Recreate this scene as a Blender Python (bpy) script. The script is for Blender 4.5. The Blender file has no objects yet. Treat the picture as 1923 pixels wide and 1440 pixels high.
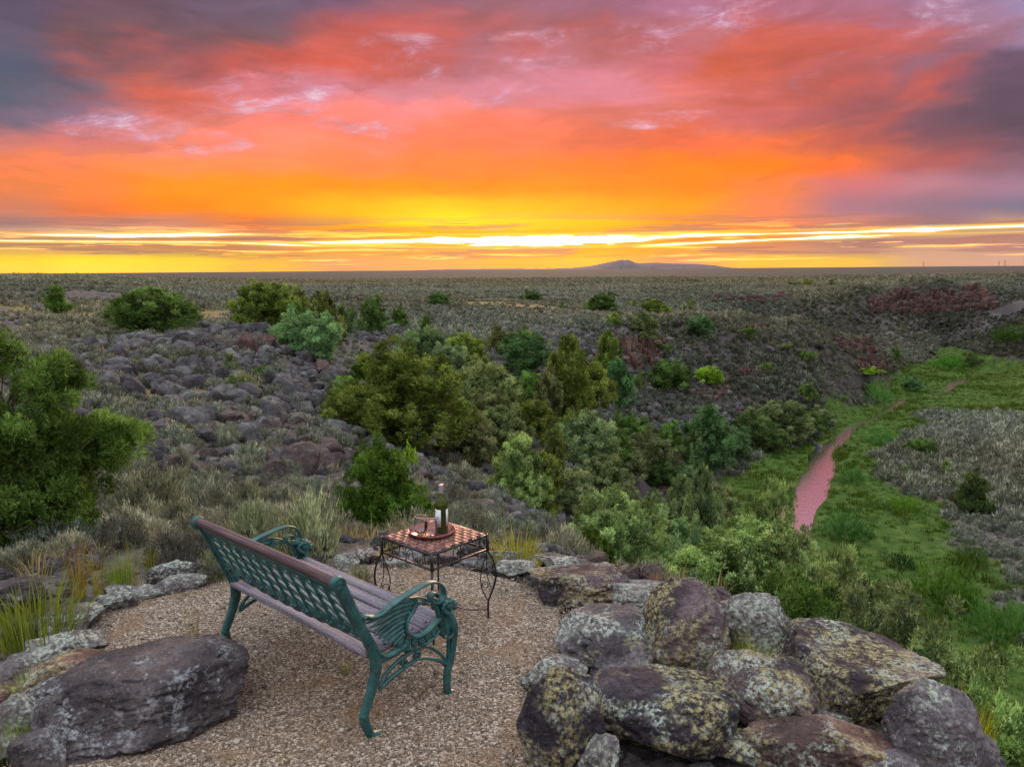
import bpy, math, random
import numpy as np
from mathutils import Vector, Matrix
PI = math.pi
C = bpy.context.scene.collection
scene = bpy.context.scene
rnd = random.Random(7)
rng = np.random.default_rng(11)

# ------------------------------------------------------------------ camera
FPX, HZ, ROLL, EYE = 1495.6, 505.0, math.radians(.45), 2.196
PITCH = math.atan((720 - HZ) / FPX)
cam_d = bpy.data.cameras.new('camera')
cam_d.sensor_width = 36.0
cam_d.lens = FPX * 36.0 / 1923.0
cam_d.clip_start = 0.1
cam_d.clip_end = 200000.0
cam = bpy.data.objects.new('camera', cam_d)
C.objects.link(cam)
scene.camera = cam
cam.matrix_world = (Matrix.Translation((0, 0, EYE)) @ Matrix.Rotation(PI/2 - PITCH, 4, 'X')
                    @ Matrix.Rotation(-ROLL, 4, 'Z'))

scene.view_settings.view_transform = 'Standard'
scene.view_settings.look = 'None'
scene.view_settings.gamma = 1.0
scene.view_settings.use_curve_mapping = False
scene.view_settings.exposure = 0.0
cy = scene.cycles
cy.max_bounces = 5; cy.diffuse_bounces = 3; cy.glossy_bounces = 3
cy.transmission_bounces = 6; cy.transparent_max_bounces = 8; cy.volume_bounces = 0
cy.sample_clamp_indirect = 6.0

def ray(px, py):
    """world direction seen at a pixel of the photograph"""
    X, Y = px - 961.5, 720 - py
    c, s = math.cos(ROLL), math.sin(ROLL)
    X, Y = X*c + Y*s, -X*s + Y*c
    return np.array([X, FPX*math.cos(PITCH) + Y*math.sin(PITCH), Y*math.cos(PITCH) - FPX*math.sin(PITCH)])
def flat(px, py, z=0.0):
    d = ray(px, py); t = (z - EYE)/d[2]
    return np.array([d[0]*t, d[1]*t, z])
def at_range(px, r):
    d = ray(px, 560); h = math.hypot(d[0], d[1])
    return d[0]/h*r, d[1]/h*r
def slope_of(px, py):
    d = ray(px, py); return d[2]/math.hypot(d[0], d[1])

# ------------------------------------------------------------------ node helpers
def lin(c):
    c = c/255.0
    return c/12.92 if c <= .04045 else ((c+.055)/1.055)**2.4
def srgb(r, g, b): return (lin(r), lin(g), lin(b), 1.0)
class NT:
    def __init__(self, nt): self.nt = nt; self.n = nt.nodes; self.l = nt.links
    def new(self, t, **kw):
        nd = self.n.new(t)
        for k, v in kw.items(): setattr(nd, k, v)
        return nd
    def put(self, sock, v):
        if v is None: return
        if hasattr(v, 'is_output') or isinstance(v, bpy.types.NodeSocket): self.l.new(v, sock)
        else: sock.default_value = v
    def math(self, op, a, b=None, c=None, clamp=False):
        nd = self.new('ShaderNodeMath', operation=op, use_clamp=clamp)
        for i, v in enumerate((a, b, c)): self.put(nd.inputs[i], v)
        return nd.outputs[0]
    def vmath(self, op, a, b=None):
        nd = self.new('ShaderNodeVectorMath', operation=op)
        self.put(nd.inputs[0], a); self.put(nd.inputs[1], b)
        return nd.outputs[0]
    def mix(self, f, a, b, mode='MIX'):
        nd = self.new('ShaderNodeMix', data_type='RGBA', blend_type=mode)
        self.put(nd.inputs[0], f); self.put(nd.inputs[6], a); self.put(nd.inputs[7], b)
        return nd.outputs[2]
    def noise(self, vec, scale, detail=4.0, rough=.55, dist=0.0, out=0):
        nd = self.new('ShaderNodeTexNoise')
        self.put(nd.inputs['Vector'], vec); nd.inputs['Scale'].default_value = scale
        nd.inputs['Detail'].default_value = detail; nd.inputs['Roughness'].default_value = rough
        nd.inputs['Distortion'].default_value = dist
        return nd.outputs[out]
    def voro(self, vec, scale, feature='F1', out='Distance', rand=1.0):
        nd = self.new('ShaderNodeTexVoronoi', feature=feature)
        self.put(nd.inputs['Vector'], vec); nd.inputs['Scale'].default_value = scale
        nd.inputs['Randomness'].default_value = rand
        return nd.outputs[out]
    def rng(self, v, a, b, c=0.0, d=1.0, smooth=True):
        nd = self.new('ShaderNodeMapRange', interpolation_type='SMOOTHSTEP' if smooth else 'LINEAR', clamp=True)
        self.put(nd.inputs[0], v)
        for i, q in enumerate((a, b, c, d)): self.put(nd.inputs[i+1], q)
        return nd.outputs[0]
    def ramp(self, v, stops, interp='LINEAR'):
        nd = self.new('ShaderNodeValToRGB'); cr = nd.color_ramp; cr.interpolation = interp
        while len(cr.elements) < len(stops): cr.elements.new(.5)
        for e, (p, c) in zip(cr.elements, stops):
            e.position = p
        for e, (p, c) in zip(cr.elements, stops):
            e.color = c if len(c) == 4 else (*c, 1)
        self.put(nd.inputs[0], v)
        return nd.outputs[0]
    def xyz(self, v):
        nd = self.new('ShaderNodeSeparateXYZ'); self.put(nd.inputs[0], v); return nd.outputs
    def comb(self, x, y, z):
        nd = self.new('ShaderNodeCombineXYZ')
        for i, v in enumerate((x, y, z)): self.put(nd.inputs[i], v)
        return nd.outputs[0]

# ------------------------------------------------------------------ sky
world = bpy.data.worlds.new('World'); scene.world = world
world.use_nodes = True
world.node_tree.nodes.clear()
W = NT(world.node_tree)
SUN_AZ = math.atan2(ray(1010, 500)[0], ray(1010, 500)[1])
SKY_X = [0,160,320,480,640,800,960,1120,1280,1440,1600,1760,1923]
SKY = {
0:[(92,80,105),(110,82,98),(112,84,100),(108,88,110),(120,88,115),(140,92,112),(150,98,112),(165,105,130),(175,112,140),(178,105,125),(170,110,135),(165,125,155),(150,135,175)],
60:[(100,88,110),(115,82,92),(125,85,95),(120,85,95),(200,95,90),(200,95,95),(165,95,105),(180,100,110),(190,110,120),(200,95,85),(195,100,100),(165,115,135),(145,120,155)],
110:[(85,88,110),(115,88,100),(140,88,95),(170,85,85),(215,90,75),(190,95,100),(185,115,135),(185,100,105),(205,105,115),(205,90,65),(190,95,95),(150,100,120),(105,80,105)],
160:[(90,95,115),(125,98,115),(215,100,80),(205,110,115),(215,130,150),(210,125,140),(210,125,145),(215,125,145),(225,115,110),(215,105,100),(180,90,90),(130,82,100),(100,75,95)],
210:[(115,100,120),(140,108,130),(235,125,115),(250,130,120),(250,130,115),(240,130,130),(235,120,115),(220,110,100),(220,110,105),(205,100,105),(165,88,95),(120,80,98),(95,72,92)],
260:[(215,125,115),(220,120,115),(250,135,110),(255,135,105),(255,130,100),(252,125,95),(245,115,85),(235,105,80),(235,100,65),(250,115,65),(195,90,80),(130,80,95),(100,75,95)],
310:[(245,130,80),(250,135,90),(255,145,80),(255,140,85),(252,130,75),(255,125,60),(255,120,50),(255,118,30),(255,125,0),(255,125,0),(245,110,50),(190,95,95),(135,95,115)],
350:[(240,130,75),(250,135,60),(255,145,20),(255,148,0),(255,145,0),(255,140,0),(255,135,0),(255,130,0),(255,125,0),(245,125,60),(215,115,120),(190,125,140),(160,120,145)],
390:[(215,125,95),(240,120,60),(255,130,10),(255,150,0),(255,180,0),(255,205,0),(255,190,0),(255,165,0),(255,150,0),(240,125,80),(170,115,135),(140,110,135),(125,115,140)],
418:[(165,125,120),(205,130,110),(210,130,105),(235,120,50),(255,175,0),(255,230,0),(255,215,0),(255,190,0),(255,150,10),(245,125,80),(205,125,110),(150,115,130),(200,150,120)],
435:[(215,160,130),(240,190,130),(235,170,120),(215,130,95),(250,150,20),(255,175,0),(255,180,0),(255,170,0),(255,160,20),(235,130,60),(220,140,100),(200,150,120),(190,140,125)],
450:[(160,115,110),(170,120,110),(180,125,105),(200,135,100),(245,160,60),(250,165,50),(255,190,60),(250,170,40),(235,130,50),(215,130,80),(165,120,115),(205,155,125),(215,160,135)],
470:[(235,180,80),(225,170,80),(200,140,90),(205,135,80),(240,160,60),(245,165,60),(252,175,20),(250,170,20),(240,160,50),(225,145,95),(190,135,115),(210,160,130),(215,165,135)],
490:[(255,225,0),(255,235,0),(255,225,0),(255,195,20),(240,165,90),(245,170,80),(255,180,40),(255,195,20),(235,150,90),(255,200,0),(250,200,20),(220,165,125),(220,165,135)],
}
tc = W.new('ShaderNodeTexCoord').outputs['Generated']
dx, dy, dz = W.xyz(tc)
az = W.math('ARCTAN2', dx, dy)                      # 0 = straight ahead, + = right
el = W.math('ARCSINE', W.math('MINIMUM', W.math('MAXIMUM', dz, -1.0), 1.0))
# cloud-like warping of the bands, flatter towards the horizon
wv = W.comb(W.math('MULTIPLY', az, 3.2), W.math('MULTIPLY', el, 9.0), 0.0)
wn = W.noise(wv, 1.6, 6.0, .58, .6, out=1)
wx, wy, wz = W.xyz(wn)
amp = W.rng(el, .02, .22, .10, 1.0)
azw = W.math('ADD', az, W.math('MULTIPLY', W.math('MULTIPLY', W.math('SUBTRACT', wx, .5), .30), amp))
elw = W.math('ADD', el, W.math('MULTIPLY', W.math('MULTIPLY', W.math('SUBTRACT', wy, .5), .085), amp))
EL0, EL1 = -.02, .55
def eln(e): return (e-EL0)/(EL1-EL0)
elr = W.rng(elw, EL0, EL1, 0, 1, smooth=False)
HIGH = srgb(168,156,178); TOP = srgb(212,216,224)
cols = []; azs = []
for i, px in enumerate(SKY_X):
    stops = []
    for y in sorted(SKY, reverse=True):
        d = ray(px, y); e = math.asin(d[2]/np.linalg.norm(d))
        stops.append((max(0, eln(e)), srgb(*SKY[y][i])))
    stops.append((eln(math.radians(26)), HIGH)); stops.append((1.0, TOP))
    d = ray(px, 300); azs.append(math.atan2(d[0], d[1]))
    cols.append(W.ramp(elr, stops, 'B_SPLINE' if False else 'EASE'))
col = cols[0]
for i in range(1, len(cols)):
    f = W.rng(azw, azs[i-1], azs[i], 0, 1, smooth=True)
    col = W.mix(f, col, cols[i])
# the sky to the sides and behind: soft lavender cloud, warmer near the horizon
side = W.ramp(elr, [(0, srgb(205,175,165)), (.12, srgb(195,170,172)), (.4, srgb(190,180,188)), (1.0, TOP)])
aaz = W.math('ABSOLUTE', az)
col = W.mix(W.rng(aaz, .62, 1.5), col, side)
# unseen sky overhead and behind brightened, added to lift the light on the ground
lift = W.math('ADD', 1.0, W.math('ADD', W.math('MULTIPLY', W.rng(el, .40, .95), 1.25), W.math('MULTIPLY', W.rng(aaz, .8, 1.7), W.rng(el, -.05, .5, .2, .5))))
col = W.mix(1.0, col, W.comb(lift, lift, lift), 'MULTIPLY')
# pale wisps between the red clouds
wisp = W.noise(W.comb(W.math('MULTIPLY', az, 9.0), W.math('MULTIPLY', W.math('ADD', el, W.math('MULTIPLY', az, -.08)), 24.0), 3.0), 1.6, 10.0, .66, .35)
def blob(px, py, rx, ry, tilt=0.0):
    d = ray(px, py); a0 = math.atan2(d[0], d[1]); e0 = math.asin(d[2]/np.linalg.norm(d))
    a = W.math('SUBTRACT', azw, a0); e = W.math('SUBTRACT', elw, e0)
    e = W.math('SUBTRACT', e, W.math('MULTIPLY', a, tilt))
    a = W.math('MULTIPLY', a, FPX/rx); e = W.math('MULTIPLY', e, FPX/ry)
    q = W.math('ADD', W.math('MULTIPLY', a, a), W.math('MULTIPLY', e, e))
    return W.rng(q, 1.6, 0.0, 0.0, 1.0)
wm = None
for b in [(560,172,190,45,.12), (240,240,150,30,-.2), (700,135,120,45,.25), (980,130,170,45,.35), (1190,75,130,28,.05), (1680,50,90,45,.5), (380,260,90,16,0), (650,225,110,14,-.1), (1360,30,110,30,.1), (1250,225,130,14,-.1)]:
    m = blob(*b); wm = m if wm is None else W.math('MAXIMUM', wm, m)
wf = W.math('MULTIPLY', W.rng(wisp, .44, .70), wm)
col = W.mix(W.math('MULTIPLY', wf, .72), col, srgb(218,168,200))
wf2 = W.math('MULTIPLY', W.rng(wisp, .56, .70), wm)
col = W.mix(W.math('MULTIPLY', wf2, .45), col, (.93,.76,.88,1))
# red undersides with soft dark bellies
rb = None
for b in [(985,95,130,30,.35), (700,90,220,70,0), (1500,70,170,60,0), (1680,150,90,30,0), (250,110,150,40,0), (1560,190,200,25,-.1), (330,185,150,28,0), (700,165,60,16,-.3)]:
    m = blob(*b); rb = m if rb is None else W.math('MAXIMUM', rb, m)
rn = W.noise(W.comb(W.math('MULTIPLY', az, 4.0), W.math('MULTIPLY', el, 11.0), 9.0), 2.0, 7.0, .6, .4)
rf = W.math('MULTIPLY', W.rng(rn, .38, .66), rb)
col = W.mix(W.math('MULTIPLY', rf, .62), col, srgb(202,88,74))
# soft mottling over all the cloud deck
mt = W.noise(W.comb(W.math('MULTIPLY', az, 7.0), W.math('MULTIPLY', el, 26.0), 5.0), 1.5, 8.0, .62, .5)
mt = W.math('ADD', 1.0, W.math('MULTIPLY', W.math('SUBTRACT', mt, .5), W.rng(el, .02, .2, .30, .85)))
col = W.mix(1.0, col, W.comb(mt, mt, mt), 'MULTIPLY')
# thin flat cloud bars over the horizon
bar = W.noise(W.comb(W.math('MULTIPLY', az, 4.0), W.math('MULTIPLY', el, 95.0), 1.0), 1.5, 7.0, .6, .3)
barm = W.math('MULTIPLY', W.rng(bar, .50, .57), W.math('MULTIPLY', W.rng(el, .010, .016), W.rng(el, .075, .045)))
col = W.mix(W.math('MULTIPLY', barm, .7), col, srgb(170,112,104))
barl = W.noise(W.comb(W.math('MULTIPLY', az, 5.0), W.math('MULTIPLY', el, 130.0), 7.0), 1.5, 6.0, .6, .2)
barlm = W.math('MULTIPLY', W.rng(barl, .57, .62), W.math('MULTIPLY', W.rng(el, .004, .01), W.rng(el, .06, .035)))
barlm = W.math('MULTIPLY', barlm, W.rng(aaz, .75, .5))
col = W.mix(W.math('MULTIPLY', barlm, .6), col, (1.6,1.05,.18,1))
# the bright slit under the cloud deck
def curve_az(pts):
    stops = [((math.atan2(ray(px, 450)[0], ray(px, 450)[1])+.7)/1.4, (v, v, v, 1)) for px, v in pts]
    return W.ramp(W.rng(az, -.7, .7, 0, 1, smooth=False), stops)
def pe(px, py): d = ray(px, py); return math.asin(d[2]/np.linalg.norm(d))
slits = [([(0,437),(60,441),(250,443),(440,440),(500,441)], [(0,0),(50,.5),(250,3.2),(400,2.0),(500,.3),(540,0)]),
         ([(550,456),(700,454),(850,452),(1000,453),(1150,451),(1300,442),(1450,439),(1600,436),(1750,430),(1923,424)], [(555,0),(600,1.6),(760,3.2),(900,7.5),(1150,8),(1230,3.4),(1400,1.5),(1600,1.3),(1730,4.5),(1800,1.4),(1923,1.8)]),
         ([(400,455),(600,462),(900,466),(1200,462),(1400,452),(1560,446),(1700,441)], [(250,.8),(560,1.0),(620,0),(800,0),(1180,0),(1250,1.6),(1500,1.6),(1600,3),(1700,0)])]
sn = W.noise(W.comb(W.math('MULTIPLY', az, 14.0), W.math('MULTIPLY', el, 160.0), 2.0), 1.3, 6.0, .65)
for cpts, wpts in slits:
    e0 = curve_az([(px, pe(px, y)) for px, y in cpts])
    ww = curve_az([(px, v/FPX) for px, v in wpts])
    dd = W.math('ABSOLUTE', W.math('SUBTRACT', el, e0))
    lim = W.math('MULTIPLY', ww, W.math('ADD', -.75, W.math('MULTIPLY', sn, 3.6)))
    s = W.rng(W.math('SUBTRACT', lim, dd), 0.0, .0011)
    col = W.mix(W.rng(W.math('SUBTRACT', lim, dd), -.003, .001, 0, .45), col, (1.5,1.0,.12,1))
    col = W.mix(s, col, (3.6,3.0,1.9,1))
# clouds catch more red light low in the west than a picture can show
low = W.math('MULTIPLY', W.rng(el, .26, .06), W.rng(aaz, .75, .35))
full = W.rng(W.xyz(col)[0], .86, .98)
col = W.mix(W.math('MULTIPLY', low, full), col, (.7,0,0,1), 'ADD')
sky_t = W.new('ShaderNodeTexSky', sky_type='NISHITA')
sky_t.sun_disc = False; sky_t.sun_elevation = math.radians(3.0); sky_t.sun_rotation = SUN_AZ
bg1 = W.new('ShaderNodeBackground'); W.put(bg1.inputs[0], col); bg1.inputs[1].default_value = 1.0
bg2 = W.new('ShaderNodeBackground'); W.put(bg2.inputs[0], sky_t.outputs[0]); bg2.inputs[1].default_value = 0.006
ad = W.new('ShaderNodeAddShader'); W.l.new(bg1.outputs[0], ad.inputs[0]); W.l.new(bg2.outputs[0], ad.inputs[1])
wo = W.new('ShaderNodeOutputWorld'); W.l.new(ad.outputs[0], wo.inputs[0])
world.cycles.sampling_method = 'MANUAL'; world.cycles.sample_map_resolution = 1024

sun_d = bpy.data.lights.new('sun', 'SUN'); sun_d.energy = 1.4; sun_d.angle = math.radians(10)
sun_d.color = (1.0, .60, .34)
sun = bpy.data.objects.new('sun', sun_d); C.objects.link(sun)
sd = Vector((math.sin(SUN_AZ)*math.cos(math.radians(11)), math.cos(SUN_AZ)*math.cos(math.radians(11)), math.sin(math.radians(11))))
sun.rotation_euler = sd.to_track_quat('Z', 'Y').to_euler()
sun.location = (0, 0, 30)

# ------------------------------------------------------------------ object helpers
def prop(o, label=None, cat=None, group=None, kind=None):
    if label: o['label'] = label
    if cat: o['category'] = cat
    if group: o['group'] = group
    if kind: o['kind'] = kind
    return o
def thing(name, loc, label, cat, group=None, rz=0.0):
    o = bpy.data.objects.new(name, None); C.objects.link(o)
    o.empty_display_size = .1
    o.location = loc; o.rotation_euler = (0, 0, rz)
    return prop(o, label, cat, group)
def mesh_np(name, V, F, mat=None, smooth=False, attrs=None):
    """F: (n,3) or (n,4) array, or a list of such arrays"""
    me = bpy.data.meshes.new(name)
    Fs = F if isinstance(F, list) else [F]
    Fs = [np.asarray(f, dtype=np.int32) for f in Fs if len(f)]
    V = np.asarray(V, dtype=np.float32)
    me.vertices.add(len(V)); me.vertices.foreach_set('co', V.ravel())
    nl = sum(f.size for f in Fs); npol = sum(len(f) for f in Fs)
    me.loops.add(nl); me.polygons.add(npol)
    me.loops.foreach_set('vertex_index', np.concatenate([f.ravel() for f in Fs]))
    tot = np.concatenate([np.full(len(f), f.shape[1], np.int32) for f in Fs])
    st = np.concatenate([[0], np.cumsum(tot)[:-1]]).astype(np.int32)
    me.polygons.foreach_set('loop_start', st)
    if smooth: me.polygons.foreach_set('use_smooth', np.ones(npol, bool))
    me.update(calc_edges=True)
    for k, a in (attrs or {}).items():
        at = me.attributes.new(k, 'FLOAT', 'POINT'); at.data.foreach_set('value', np.asarray(a, np.float32))
    if mat: me.materials.append(mat)
    return me
def obj(name, me, parent=None, loc=None, rot=None, scale=None, color=None):
    o = bpy.data.objects.new(name, me); C.objects.link(o)
    if parent: o.parent = parent
    if loc is not None: o.location = loc
    if rot is not None: o.rotation_euler = rot
    if scale is not None: o.scale = scale
    if color is not None: o.color = (*color, 1)
    return o

# --- geometry bits in numpy
class Geo:
    def __init__(self): self.V = []; self.F4 = []; self.F3 = []; self.n = 0
    def add(self, V, F):
        V = np.asarray(V, float); F = np.asarray(F, int)
        (self.F4 if F.shape[1] == 4 else self.F3).append(F + self.n)
        self.V.append(V); self.n += len(V)
    def box(self, c, s, R=None):
        v = np.array([[x, y, z] for x in (-.5, .5) for y in (-.5, .5) for z in (-.5, .5)])*np.array(s)
        if R is not None: v = v @ np.array(R).T
        self.add(v + np.array(c), [[0,1,3,2],[4,6,7,5],[0,4,5,1],[2,3,7,6],[0,2,6,4],[1,5,7,3]])
    def tube(self, pts, r, n=8, caps=True, flat_=None):
        """round tube along 3-D points, radius may vary; flat_=(axis, factor) flattens"""
        P = np.asarray(pts, float); m = len(P)
        R = np.full(m, r) if np.isscalar(r) else np.asarray(r, float)
        T = np.gradient(P, axis=0); T /= np.linalg.norm(T, axis=1)[:, None] + 1e-12
        ref = np.array([0, 0, 1.]) if abs(T[0][2]) < .9 else np.array([1., 0, 0])
        u = np.cross(T[0], ref); u /= np.linalg.norm(u)
        V = []
        for i in range(m):
            u = u - T[i]*(u @ T[i]); u /= np.linalg.norm(u) + 1e-12
            w = np.cross(T[i], u)
            a = np.arange(n)*2*PI/n
            V.append(P[i] + R[i]*(np.cos(a)[:, None]*u + np.sin(a)[:, None]*w))
        V = np.concatenate(V)
        i, j = np.meshgrid(np.arange(m-1), np.arange(n), indexing='ij')
        a = i*n + j; b = i*n + (j+1) % n
        F = np.stack([a, b, b+n, a+n], -1).reshape(-1, 4)
        self.add(V, F)
        if caps:
            for e, o in ((0, 0), (m-1, (m-1)*n)):
                k = self.n
                self.add(np.vstack([P[e], V[o:o+n]]), [[0, 1+(q+1) % n, 1+q] if e == 0 else [0, 1+q, 1+(q+1) % n] for q in range(n)])
    def lathe(self, prof, n=32, c=(0, 0, 0)):
        pr = np.asarray(prof, float); m = len(pr); a = np.arange(n)*2*PI/n
        V = np.stack([pr[:, None, 0]*np.cos(a), pr[:, None, 0]*np.sin(a), np.repeat(pr[:, 1:2], n, 1)], -1).reshape(-1, 3) + np.array(c)
        i, j = np.meshgrid(np.arange(m-1), np.arange(n), indexing='ij')
        A = i*n + j; B = i*n + (j+1) % n
        self.add(V, np.stack([A, B, B+n, A+n], -1).reshape(-1, 4))
    def mesh(self, name, mat=None, smooth=True, attrs=None):
        F = []
        if self.F4: F.append(np.concatenate(self.F4))
        if self.F3: F.append(np.concatenate(self.F3))
        return mesh_np(name, np.concatenate(self.V), F, mat, smooth, attrs)
def spline(pts, k=6):
    """Catmull-Rom through the points"""
    P = np.asarray(pts, float); Q = np.vstack([2*P[0]-P[1], P, 2*P[-1]-P[-2]]); out = []
    for i in range(1, len(Q)-2):
        for t in np.arange(k)/k:
            a, b, c, d = Q[i-1], Q[i], Q[i+1], Q[i+2]
            out.append(.5*((2*b) + (c-a)*t + (2*a-5*b+4*c-d)*t*t + (3*b-a-3*c+d)*t**3))
    out.append(P[-1]); return np.array(out)
def hash3(ix, iy, iz, seed):
    h = (ix*374761393 + iy*668265263 + iz*2147483647 + seed*1274126177) & 0xffffffff
    h = ((h ^ (h >> 13))*1274126177) & 0xffffffff
    h = ((h ^ (h >> 15))*2246822519) & 0xffffffff
    return ((h ^ (h >> 16)) & 0xffff)/65535.0
def vnoise(P, seed=0):
    P = np.asarray(P, float); I = np.floor(P).astype(np.int64); f = P - I; f = f*f*(3-2*f)
    r = 0
    for dx_ in (0, 1):
        for dy_ in (0, 1):
            for dz_ in (0, 1):
                w = (f[..., 0] if dx_ else 1-f[..., 0])*(f[..., 1] if dy_ else 1-f[..., 1])*(f[..., 2] if dz_ else 1-f[..., 2])
                r = r + w*hash3(I[..., 0]+dx_, I[..., 1]+dy_, I[..., 2]+dz_, seed)
    return r*2-1
def fbm(P, oct_=4, seed=0, gain=.5):
    P = np.asarray(P, float); s = 0; a = 1
    for o in range(oct_):
        s = s + a*vnoise(P*(2.03**o) + o*17.3, seed+o); a *= gain
    return s
def fbm2(x, y, sc, oct_=4, seed=0):
    return fbm(np.stack([np.asarray(x)/sc, np.asarray(y)/sc, np.zeros_like(np.asarray(x, float))+seed*.37], -1), oct_, seed)
def sstep(x, a, b):
    t = np.clip((np.asarray(x, float)-a)/(b-a), 0, 1); return t*t*(3-2*t)
HAZE = True
# ------------------------------------------------------------------ terrain
CTRL = [  # px, py, z : where the photograph puts the ground, and how high it lies
(20,1120,-1.0),(250,1010,-1.3),(400,900,-2.0),(300,720,-2.2),(480,620,-1.8),(285,605,-1.6),(200,580,-1.8),(200,545,-1.0),(100,520,.1),
(30,800,-1.6),(60,640,-1.4),(560,800,-3.3),(640,900,-3.4),(560,700,-3.2),(620,600,-3.2),(700,605,-3.6),(850,600,-4.0),(850,940,-3.5),(980,1000,-3.8),(697,1035,-1.35),(540,1000,-1.2),
(950,620,-4.6),(1000,600,-4.5),(1300,590,-4.8),(1500,600,-6.0),(1100,620,-5.5),(1200,622,-5.9),(1180,650,-7.0),(1210,700,-10.6),
(1640,640,-10.4),(1560,680,-11.6),(1450,700,-11.8),(1400,760,-14.5),(1500,830,-17.0),(1350,870,-17.3),(1250,720,-11.9),(1250,800,-14.5),(1150,700,-9.8),(1690,690,-16.5),
(1540,850,-18),(1650,770,-18),(1800,720,-18),(1530,930,-18),(1490,990,-18),(1740,720,-17.9),(1850,950,-17.5),(1750,1150,-17.8),(1900,1200,-17.8),(1800,800,-17.7),(1923,720,-17),(1420,900,-17.9),(1900,1050,-17.3),
(1750,680,-17),(1750,640,-14.8),(1750,582,-9.0),(1750,546,-4.3),(1620,586,-9.4),(1620,560,-6.0),(1880,590,-9.0),(1900,640,-12.5),(1900,690,-16.3),(1880,548,-4.3),(1500,562,-6.3),(1400,558,-5.8),(1750,522,-4.2),(1600,520,-5),(1850,522,-3.6),
(900,560,-4.8),(900,530,-5.5),(650,540,-3.6),(1200,545,-5.6),(400,540,-2.0),(1300,525,-6),
]
POLAR = [  # px column, range, z : ground the picture does not show directly
(745,35,-5.6),(850,35,-6.8),(940,50,-7.4),(850,60,-6.2),(900,80,-5.6),(970,36,-8.0),(1040,60,-8.4),(1130,60,-9.8),(1130,35,-8.6),(1200,12,-3.2),(1200,20,-6.5),(1200,35,-11.0),(1200,55,-14.5),(1200,72,-14.8),
(1300,35,-12.5),(1300,55,-16.8),(1400,8,-1.7),(1400,14,-4.6),(1400,30,-11.0),(1400,45,-16),(1400,58,-17.6),(1060,14,-3.8),(1060,24,-6.4),(1000,24,-5.6),
(1700,7,-2.4),(1700,10,-5.0),(1700,20,-10.4),(1700,33,-15.8),(1560,9,-3.4),(1560,20,-9.3),(1560,36,-15.6),(1900,7,-3.2),(1900,10,-5.8),(1900,20,-11.0),(1900,33,-16.5),
(1400,170,-13.5),(1500,175,-14.5),(1600,175,-15),(1250,160,-9),(1480,135,-6.6),(1400,130,-5.2),(1560,140,-8.4),
(200,250,.2),(30,300,.9),(350,300,-1.6),(600,400,-4.5),(960,900,-8),(1400,900,-8.5),(1800,900,-6.5),(100,900,-3),
(1150,125,-4.9),(1150,112,-5.2),(1300,290,-5.2),(1300,380,-5.8),(1450,270,-4.8),(1450,350,-5.6),(1600,265,-4.2),(1600,350,-5.2),(1700,262,-3.9),(1700,350,-4.6),(1800,255,-3.6),(1800,350,-4.2),(1923,255,-3.4),(1923,350,-4.0),(2100,260,-3.4),(1600,230,-5.2),(1500,235,-5.6),
(0,4000,-10),(500,4000,-13),(960,4000,-15),(1400,4000,-14),(1923,4000,-9),(960,24000,-22),(0,24000,-22),(1923,24000,-22),(600,1200,-8),(300,900,-5),
]
WORLD = [(-12,2,-.9),(-25,10,-1.4),(-60,30,-1.8),(-10,-8,-.6),(-3,-6,-.2),(3,-6,-.4),(8,-8,-3),(10,0,-5.8),(20,0,-11),(35,0,-17.5),(60,0,-17.7),(30,20,-16.6),(50,45,-17.6),(80,30,-16.5),(110,60,-15),(150,80,-9),
 (20,-30,-10),(0,-60,-3),(-60,-60,-2),(90,-40,-16),(-300,100,0),(-200,-200,-2),(300,100,-5),(300,-200,-6),(0,-300,-4),(2000,0,-12),(-2000,0,-9),(0,-2000,-12),(110,110,-16.8),(125,140,-16),
 (20000,0,-22),(-20000,0,-22),(0,-20000,-22),(-5.5,3,-.35),(-5,0,-.2),(-7,6,-.8),(-4.5,7.2,-.6)]
pts = []
for px, py, z in CTRL:
    s = slope_of(px, py); r = (z-EYE)/s if s < -.002 else 260.0
    x, y = ray(px, py)[:2]; h = math.hypot(x, y); pts.append((x/h*r, y/h*r, z))
for px, r, z in POLAR:
    x, y = at_range(px, r); pts.append((x, y, z))
pts += WORLD
pts = np.array(pts, float)
def squash(x, y):
    r = np.hypot(x, y) + 1e-9; g = np.log1p(r/3.0)/r
    return np.stack([x*g, y*g], -1)
QP = squash(pts[:, 0], pts[:, 1])
def tk(d2): return np.where(d2 > 1e-12, .5*d2*np.log(d2 + 1e-12), 0)
_n = len(QP); A = np.zeros((_n+3, _n+3))
A[:_n, :_n] = tk(((QP[:, None]-QP[None])**2).sum(-1)) + np.eye(_n)*2e-4
A[:_n, _n] = 1; A[:_n, _n+1:] = QP; A[_n, :_n] = 1; A[_n+1:, :_n] = QP.T
SOL = np.linalg.solve(A, np.concatenate([pts[:, 2], [0, 0, 0]]))
def poly_px(L, z): return np.array([flat(px, py, z)[:2] for px, py in L])
PLAT = poly_px([(-300,1600),(-150,1190),(150,1125),(400,1073),(700,1048),(830,1044),(1000,1066),(1150,1106),(1400,1160),(1545,1220),(1680,1315),(1800,1440),(1880,2000),(1500,6000),(400,6000),(-300,2600)], 0)
GRAV = poly_px([(0,1500),(90,1240),(165,1180),(180,1150),(400,1090),(440,1078),(700,1060),(830,1055),(960,1085),(1065,1130),(1085,1190),(1075,1300),(1110,1440),(1150,2200),(1100,6000),(100,6000),(-40,2200)], 0)
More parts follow.
